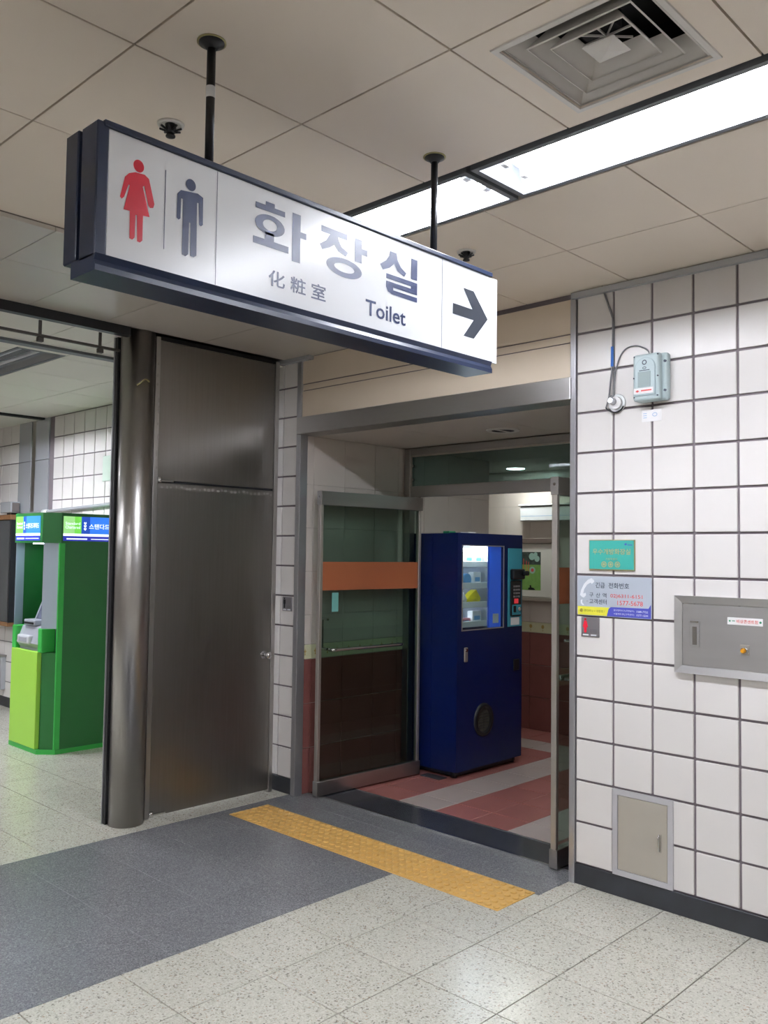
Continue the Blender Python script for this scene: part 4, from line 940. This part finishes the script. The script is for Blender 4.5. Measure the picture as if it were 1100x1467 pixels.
b = B(); box(b, fx0+.09, fx0+.31, -.705, -.66, .83, .9, bev=.012, seg=2); obj('cash_tray', b, mat('pale_tray', 'c6c8cc', .3), cs)
b = B(); box(b, fx0+.13, fx0+.27, -.709, -.70, .845, .885, bev=.004); obj('tray_flap', b, 'atm_grey', cs)
for (x0_, y0_, x1_, y1_) in ((fx0, fy+.012, ax0+.02, cyy), (fx1, fy+.012, ax1-.02, cyy)):
    b = B(); prism(b, [(x0_, y0_), (x1_, y1_), (x1_, y1_+.006), (x0_, y0_+.006)], 'z', .968, 1.638); obj('side_glass', b, 'atm_glass', am)
b = B(); cyl(b, (-4.75, -.281, 1.54), (-4.75, -.27, 1.5), .008, n=8); obj('camera_stub', b, 'vm_dark', am)
obj('alcove_lamp', nbox(fx0+.1, fx1-.1, -.6, -.5, 1.63, 1.637), mat('alcove_lamp', 'e8f0ff', .5, emit=6., emit_col='e0ecff'), am)
# header light panels
def header(F_, u0, u1, v0, v1, side):
    def part(n, m, *r, d=.002):
        b = B(); rect(b, F_, *r, d); return obj(n, b, m, hdr)
    W_ = u1-u0; H_ = v1-v0; g = W_*(.30 if not side else .27)
    vb = v0+H_*.3
    part('panel_pale', 'sc_pale' if side else 'sc_green', u0, u0+g*.62, vb, v1)
    part('panel_green', 'sc_green', u0+g*.62, u0+g, vb, v1)
    part('panel_navy', 'sc_navy', u0+g, u0+g+W_*.13, vb, v1)
    part('panel_blue', 'sc_blue', u0+g+W_*.13, u1, vb, v1)
    part('panel_white', 'sc_white', u0, u1, v0+H_*.2, vb)
    part('panel_violet', 'sc_violet', u0, u1, v0, v0+H_*.2)
    b = B()
    text(b, F_, 'Standard', u0+W_*.03, u0+g*.92, vb+H_*.36, vb+H_*.47, .0, .003); text(b, F_, 'Chartered', u0+W_*.03, u0+g*.92, vb+H_*.2, vb+H_*.32, .0, .003)
    text(b, F_, '스탠다드차타드', u0+g+W_*.115, u1-W_*.05, vb+H_*.2, vb+H_*.42, .012, .003)
    c_ = u0+g+W_*.055
    for k, z in enumerate((.44, .32, .2)):
        flat(b, F_, [(c_-W_*.022, vb+H_*z), (c_, vb+H_*(z-.07)), (c_+W_*.022, vb+H_*z), (c_+W_*.012, vb+H_*(z+.06)), (c_, vb+H_*(z+.0)), (c_-W_*.012, vb+H_*(z+.06))], .003)
    rect(b, F_, u0+W_*.05, u0+W_*.36, v0+H_*.06, v0+H_*.11, .003); rect(b, F_, u0+W_*.42, u1-W_*.05, v0+H_*.07, v0+H_*.10, .003)
    obj('header_lettering', b, 'sc_white', hdr)
header(Face((0, fy, 0), (1, 0, 0), (0, 0, 1)), -4.845, -4.405, 1.656, 1.85, False)
header(Face((ax1, 0, 0), (0, 1, 0), (0, 0, 1)), -.588, -.03, 1.656, 1.85, True)
# wall fittings left of the machine
ds = empty('display_case', (-6.7, -.1, .83), 'dark wall display case with wooden edges at the left border', 'display case')
obj('front', nbox(-7.2, -6.375, -.10, -.02, .86, 1.875, bev=.004), 'greyglass', ds)
obj('top_edge', nbox(-7.22, -6.35, -.115, -.02, 1.875, 1.925, bev=.004), 'wood', ds)
obj('bottom_edge', nbox(-7.22, -6.35, -.115, -.02, .82, .86, bev=.004), 'wood', ds)
obj('side_edge', nbox(-6.375, -6.345, -.11, -.012, .86, 1.875, bev=.003), 'vm_dark', ds)
t = empty('speaker_box', (-6.45, -.07, 1.926), 'small grey speaker box standing on the wall display case', 'speaker')
obj('cabinet', nbox(-6.62, -6.36, -.11, -.02, 1.945, 2.055, bev=.006), 'cladding', t)
obj('grille', nbox(-6.359, -6.352, -.10, -.03, 1.955, 2.045, bev=.002), mat('speaker_grille', '6d6562', .6), t)
obj('bracket', nbox(-6.5, -6.4, -.09, -.03, 1.9255, 1.946), 'vm_dark', t)
b = B(); tube(b, [(-6.35, -.03, 1.925), (-5.6, -.03, 1.948), (-4.4, -.03, 1.985), (-3.0, -.03, 2.0)], .016, 10); cdt = obj('wall_conduit', b, 'cladding', None, 'grey conduit running along the tiled wall above the cash machine', 'conduit')
b = B(); cyl(b, (-5.83, -.03, 1.941), (-5.73, -.03, 1.944), .021, n=12); obj('coupling', b, 'white_pl', cdt)
pn = empty('wall_notice', (-4.66, 0, 2.19), 'pale green notice plate on the wall tiles above the cash machine', 'notice')
obj('plate', nbox(-4.735, -4.53, -.016, -.006, 2.185, 2.405, bev=.002), mat('pale_green_plate', 'c3d3c6', .4), pn)
obj('edge', nbox(-4.53, -4.522, -.02, -.006, 2.18, 2.41), 'green_w', pn)
sc_ = empty('steel_wall_box', (-6.8, 0, .1), 'low steel wall box at the left border under the display case', 'wall box')
obj('body', nbox(-7.1, -6.6, -.05, -.006, .17, .5, bev=.004), 'cladding', sc_)
obj('lid', nbox(-7.12, -6.585, -.056, -.006, .5, .515, bev=.002), 'steel', sc_)
